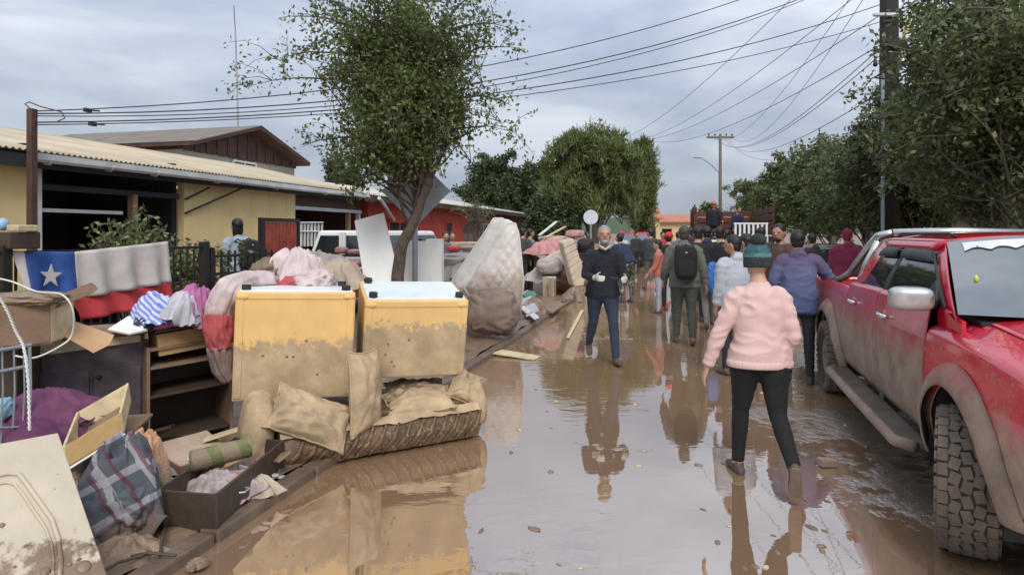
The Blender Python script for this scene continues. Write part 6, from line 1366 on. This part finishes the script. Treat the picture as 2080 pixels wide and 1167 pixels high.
# soles of her shoes
for (an, fd, fu, he) in PW[4]:
    mb = MB(); b_ = PW[1]+he-fu*.034*k; sdv_ = fd.cross(fu); pts = []
    for (a, w) in ((-.035, .025), (-.02, .036), (.06, .034), (.13, .044), (.19, .042), (.235, .025), (.245, .008)): pts.append(b_+fd*a*k+sdv_*w*k)
    pts += [b_+fd*a*k-sdv_*w*k for (a, w) in ((.245, .008), (.235, .025), (.19, .042), (.13, .044), (.06, .034), (-.02, .036), (-.035, .025))]
    mb.prism(pts, -fu*.018*k); O('sole', mb, SOLE, PW[0], bevel=.004)
def ribs(P, m, n=46):
    """ribbed hem and cuffs of a knitted top"""
    (c, (rx, ry), wr_) = P[12]; base, r, f, S, k = P[1], P[9], P[10], P[8], P[5]; up_ = S(1).normalized(); mb = MB(); c = base+c
    def fn(a, b):
        an = a*2*math.pi; q = 1.0+.035*math.sin(b*math.pi)+.008*math.sin(an*n); return c+r*math.cos(an)*rx*q+f*math.sin(an)*ry*q+up_*(-.005+b*.05)*k
    mb.grid(n*4, 6, fn, True); O('ribbed_hem', mb, m, P[0], smooth=True, thick=.006)
    for (p, d, rr) in wr_:
        x = d.orthogonal().normalized(); y = d.cross(x); mb = MB(); mb.grid(60, 5, lambda a, b: base+p+d*(-.03+b*.05)*k+(x*math.cos(a*6.2832)+y*math.sin(a*6.2832))*rr*(1.05+.05*math.sin(b*math.pi)+.02*math.sin(a*6.2832*15)), True); O('ribbed_cuff', mb, m, P[0], smooth=True, thick=.005)
ribs(PW, pink); ribs(PM, navy)
# 3 man with black backpack
gj = fab('grey_olive_jacket', (.115, .115, .10)); olv = fab('olive_trousers', (.05, .055, .042))
bp_ = G(1390, 698); bp_.z = 0
PB = person('man in grey jacket and olive trousers with black backpack walking away', bp_, (.18, 1, 0), 1.76,
    {'lean': .04, 'L': (.16, .05, .03, 0), 'R': (-.12, .25, .02, .35), 'armL': (.10, .30, .55, .1), 'armR': (-.10, .28, .25, .0)}, (SKD, gj, olv, SHOE), .012, 'nape', mat('dark_grey_hair', (.05, .048, .045), .6, .4, 30), bulk=1.10, hem=-.12, loose=.03, legb=1.15, hood=True, wrinkle=.012, thigh=1.1)
def backpack(P, label, w, h_, d, m, dz=.22):
    r, f, base, k, S, pel = P[9], P[10], P[11], P[5], P[8], P[7]; c = base+pel+S(dz)-f*(.155*k+d/2); R = Matrix((r, f, UP)).transposed()
    t = T('backpack', label, 'backpack', c-UP*h_/2); mb = MB(); mb.ell(c, (w/2, d/2, h_/2), R, 36, 24, .45, folds(4, .02, 2, .02)); O('pack', mb, m, t, smooth=True)
    mb = MB(); mb.ell(c-f*d*.42-UP*h_*.15, (w*.38, d*.2, h_*.25), R, 24, 16, .5); O('pocket', mb, m, t, smooth=True)
    mb = MB(); mb.tube([c+UP*h_*.5-r*.03+f*.04, c+UP*h_*.56, c+UP*h_*.5+r*.03+f*.04], .01, 6); O('handle', mb, m, t, smooth=True)
    mb = MB(); mb.box(c-f*d*.5+UP*h_*.32, (.03, .01, .025), R); O('badge', mb, m_galv, t)
    for s_ in (-1, 1):
        mb = MB(); mb.tube([c+r*s_*w*.3+UP*h_*.44+f*d*.3, c+r*s_*w*.36+UP*h_*.52+f*.12, c+r*s_*w*.42+UP*h_*.35+f*.24], .018, 6, flat=.5); O('strap', mb, m, t, smooth=True)
backpack(PB, 'black backpack worn by the man in the grey jacket', .33, .50, .20, fab('black_nylon', (.012, .012, .013), .2, .2), .24)
# 4 youth in pale grey hoodie
hood_ = fab('pale_grey_hoodie', (.40, .42, .46), .08); dk = fab('dark_trousers', (.025, .026, .03)); blk = fab('black_jacket', (.014, .014, .017)); blu = fab('dark_blue_jacket', (.022, .032, .065))
def P_(px, Y): return V((X(px, Y), Y, 0))
person('youth in pale grey hooded sweatshirt left of the pink sweatshirt', P_(1497, 7.6), (-.25, 1, 0), 1.64, {'lean': .06, 'armL': (.05, .10, .2, 0), 'armR': (.1, .1, .3, 0), 'head': (-.7, 0), 'L': (.12, .05, .03, 0), 'R': (-.1, .15, .03, .2)}, (SKD, hood_, dk, SHOE), .011, 'nape', bulk=1.05, hem=-.10, loose=.035, hood=True, wrinkle=.010)
# 5 person in blue purple puffer leaning on the pickup
def puffer():
    m = fab('blue_purple_padded_cloth', (.05, .06, .12)); nt = m.node_tree; N = nt.nodes; L = nt.links; b = N['Principled BSDF']; g_ = N.new('ShaderNodeNewGeometry'); s_ = N.new('ShaderNodeSeparateXYZ'); L.new(g_.outputs['Position'], s_.inputs[0])
    mr = N.new('ShaderNodeMapRange'); L.new(s_.outputs[2], mr.inputs[0]); mr.inputs[1].default_value = .95; mr.inputs[2].default_value = 1.5; cr = N.new('ShaderNodeValToRGB'); L.new(mr.outputs[0], cr.inputs[0]); e = cr.color_ramp.elements
    e[0].color = (.055, .075, .16, 1); e[1].color = (.10, .055, .11, 1); q = e.new(.5); q.color = (.10, .11, .20, 1); L.new(cr.outputs[0], b.inputs['Base Color']); return m
PP = person('person in blue to purple padded jacket leaning on the pickup bed', P_(1622, 7.35), (.35, .94, 0), 1.72, {'lean': .22, 'armL': (-.1, .35, .6, .2), 'armR': (.5, .65, .5, 0), 'head': (.1, -.1), 'L': (.05, .05, .04, 0), 'R': (-.1, .1, .04, 0)}, (SKD, puffer(), dk, SHOE), .011, 'nape', bulk=1.04, hem=-.20, loose=.03, hood=True, wrinkle=.014, shw=.92)
# 6 bearded man with brown scarf
person('dark haired man with brown scarf looking back behind the padded jacket', P_(1585, 9.2), (-.8, -.35, 0), 1.80, {'head': (-.35, .1)}, (SKD, fab('brown_scarf_coat', (.085, .05, .035)), dk, SHOE), .014, 'nape', bulk=1.1, hem=-.1, loose=.03, beard=HAIRB)
# 7,8 men in dark jackets ahead
P7 = person('man in black jacket just right of the backpack man', P_(1418, 11.4), (.2, 1, 0), 1.80, {'L': (.25, .1, .03, 0), 'R': (-.25, .3, .03, .4), 'armL': (.2, .15, .5, 0)}, (SKD, blk, fab('stone_trousers', (.16, .14, .12)), SHOE), .015, 'nape', bulk=1.12, hem=-.12, loose=.03)
P8 = person('man in dark blue jacket carrying a bright blue bag', P_(1436, 12.4), (.2, 1, 0), 1.80, {'L': (-.1, .1, .03, 0), 'R': (.2, .1, .03, .0), 'armR': (.0, .15, .2, 0)}, (SKD, blu, dk, SHOE), .015, 'nape', bulk=1.1, hem=-.12, loose=.03, hood=True)
lump('blue_bag', 'bright blue plastic bag carried in front of the dark jackets', 'bag', W(1447, 562, 11.0), (.10, .08, .24), mat('bright_blue_plastic', (.03, .14, .42), .4), 101, None, .8, .12, .2, 2)
person('man in black jacket with grey trousers behind the hooded youth', P_(1462, 11.8), (.2, 1, 0), 1.78, {'L': (.1, .05, .03, 0)}, (SKD, blk, fab('grey_trousers', (.09, .09, .09)), SHOE), .015, 'nape', bulk=1.15, hem=-.12, loose=.03)
person('person in green hooded top among the dark jackets', P_(1476, 13.8), (.2, 1, 0), 1.74, {}, (SKD, fab('green_hood', (.03, .17, .11)), dk, SHOE), .018, 'nape', bulk=1.1, hem=-.1, loose=.03, hood=True)
person('dark haired youth between the grey hoodie and the pink sweatshirt', P_(1518, 8.8), (-.2, 1, 0), 1.66, {'head': (-.5, 0)}, (SKD, dk, dk, SHOE), .015, 'nape', bulk=1.05, hem=-.1, loose=.03)
# 9 red cap and salmon sleeve
P9 = person('person with red cap and black jacket beyond the backpack man', P_(1358, 14.0), (.5, .8, 0), 1.68, {'armL': (.6, .2, .6, 0)}, (SKD, blk, dk, SHOE), .018, 'nape', bulk=1.05, hem=-.1, loose=.03)
def cap(P, m, label, name='cap'):
    HB, k, Hm = P[2], P[5], P[6]; t = T(name, label, name, HB(0, 0, .06)); mb = MB(); mb.ell(HB(0, -.012, .045), (.093*k, .108*k, .088*k), Hm, 24, 14); O('crown', mb, m, t, smooth=True)
    mb = MB(); mb.ell(HB(0, .10, .035), (.072*k, .075*k, .012*k), Hm, 20, 8); O('peak', mb, m, t, smooth=True)
cap(P9, mat('red_cap', (.55, .02, .02), .7), 'bright red cap beyond the backpack man')
person('child in salmon top reaching out beside the red cap', P_(1338, 13.6), (-1, .2, 0), 1.52, {'armR': (.1, .1, .3, 0), 'armL': (.3, .1, .4, 0)}, (SKD, fab('salmon_top', (.42, .13, .10)), fab('pale_trousers', (.36, .35, .38)), SHOE), .018, 'nape', hem=-.08, loose=.02)
for (px, Y, c, c2, lab, hx) in ((1402, 16.0, (.03, .03, .035), (.05, .05, .055), 'person in charcoal top far left of the stake truck', .3), (1432, 16.8, (.10, .09, .08), (.03, .035, .06), 'person in brown grey jacket before the stake truck', -.4), (1452, 18.5, (.02, .03, .06), (.03, .03, .03), 'person in navy top close behind the stake truck', .6),
        (1322, 19.0, (.04, .045, .05), (.12, .11, .10), 'person in slate top beside the far red car', -.2), (1378, 19.5, (.16, .15, .14), (.03, .03, .035), 'person in light grey top ahead of the red cap', .2), (1546, 12.5, (.05, .05, .05), (.03, .03, .03), 'person in dark jacket beyond the pompom hat', .5), (1650, 12.8, (.03, .035, .03), (.03, .03, .03), 'person in dark green jacket beyond the padded jacket', -.6)):
    person(lab, P_(px, Y), (hx, 1, 0), random.uniform(1.62, 1.8), {'L': (.2, .1, .03, 0), 'R': (-.15, .25, .03, .3), 'armL': (.2, .15, .6, .1), 'armR': (-.15, .15, .2, 0), 'head': (random.uniform(-.6, .6), 0)}, (SKD, fab('crowd_top', c), fab('crowd_trousers', c2), SHOE), .018, 'nape', bulk=random.uniform(1, 1.15), hem=-.1, loose=.028, hood=random.random() < .5)
# 10 on the truck
P10 = person('person with orange helmet standing in the stake truck', KP(.9, -.55, 0), (-.2, -1, 0), 1.60, {'armL': (.3, .3, .8, .2)}, (SKD, blk, dk, SHOE), .02, None, z0=1.11, hem=-.1, loose=.03)
cap(P10, mat('orange_helmet', (.62, .10, .02), .4), 'orange safety helmet on the person in the stake truck', 'helmet')
person('person in dark blue sitting low in the stake truck', KP(1.0, .15, 0), (.3, -1, 0), 1.45, {'lean': .3}, (SKD, blu, dk, SHOE), .02, 'nape', z0=1.11, hem=-.1, loose=.03)
# 11 person in green pullover by the debris
person('person in green pullover standing by the far debris', P_(1076, 18.2), (.9, .4, 0), 1.78, {'head': (0, -.1)}, (SKD, fab('green_pullover', (.10, .20, .145)), dk, SHOE), .018, 'nape', hem=-.1, loose=.025)
person('man in dark grey jacket just left of the green pullover', P_(1062, 18.0), (.6, .7, 0), 1.80, {}, (SKD, fab('dark_grey_jacket', (.05, .05, .05)), dk, SHOE), .018, 'nape', hem=-.12, loose=.03)
# 12 bending person with camouflage trousers
camo = fab('camouflage_cloth', (.12, .125, .10), .1); cn = camo.node_tree
def addcamo():
    N = cn.nodes; L = cn.links; g_ = N.new('ShaderNodeNewGeometry'); n_ = N.new('ShaderNodeTexNoise'); n_.inputs['Scale'].default_value = 9; L.new(g_.outputs['Position'], n_.inputs[0]); cr = N.new('ShaderNodeValToRGB'); cr.color_ramp.interpolation = 'CONSTANT'; e = cr.color_ramp.elements
    e[0].color = (.03, .032, .03, 1); e[1].position = .48; e[1].color = (.13, .135, .11, 1); q = e.new(.58); q.color = (.30, .30, .27, 1); L.new(n_.outputs[0], cr.inputs[0]); L.new(cr.outputs[0], N['Principled BSDF'].inputs['Base Color'])
addcamo()
person('bent person in dark blue top and camouflage trousers behind the walking man', P_(1276, 15.6), (-.5, .8, 0), 1.74, {'lean': .55, 'L': (.2, .2, .05, 0), 'armL': (.9, .1, .2, 0), 'armR': (.9, .1, .2, 0), 'head': (0, -.3)}, (SKD, blu, camo, SHOE), .016, 'nape', bulk=1.1, hem=-.06, loose=.03)
P13 = person('person in pale top with red cap beyond the walking man', P_(1262, 21), (.2, -1, 0), 1.72, {}, (SKD, fab('pale_top', (.5, .5, .48)), dk, SHOE), .022, 'nape', hem=-.08); cap(P13, mat('dull_red_cap', (.40, .04, .06), .7), 'dull red cap on the pale topped person in the distance')
# 14 person behind fence
yp = PV(487, 560, -6.75); 
P14 = person('dark haired person with pale blue top behind the iron gate', V((yp.x, yp.y, 0)), (-.85, .5, 0), 1.80, {'head': (.3, -.25), 'lean': .10}, (SKD, fab('pale_blue_top', (.30, .36, .43)), dk, SHOE), .013, 'long', hem=-.1, loose=.03, z0=.1)
backpack(P14, 'dark brown backpack on the person behind the iron gate', .32, .46, .18, fab('dark_brown_nylon', (.03, .022, .02)), .24)
# 15 maroon hood beyond the pickup
person('person in maroon hooded coat beyond the pickup bed', P_(1722, 11.0), (.4, 1, 0), 1.74, {'lean': .1}, (SKD, fab('maroon_coat', (.20, .02, .055)), dk, SHOE), .016, 'nape', fab('maroon_hood', (.22, .02, .06)), bulk=1.15, hem=-.15, loose=.04, hood=True)
# 16 far people before the red house
for (px, Y, c, lab) in ((905, 15.5, (.10, .09, .12), 'person in dark top before the red house doorway'), (918, 16.5, (.12, .18, .30), 'person in blue top before the red house doorway'), (982, 15.0, (.62, .16, .10), 'person in orange top beyond the sagging mattress'), (1292, 27, (.03, .03, .035), 'person in black far down the street left of the red car'), (1398, 24, (.10, .12, .10), 'person in dark green before the stake truck'), (1345, 25, (.45, .05, .06), 'person in red jacket far down the street right of the red car')):
    person(lab, P_(px, Y), (.3, -.9, 0), 1.70, {'armL': (.3, .2, .5, 0)}, (SKD, fab('far_top', c), dk, SHOE), .022, 'nape', hem=-.08, loose=.025)
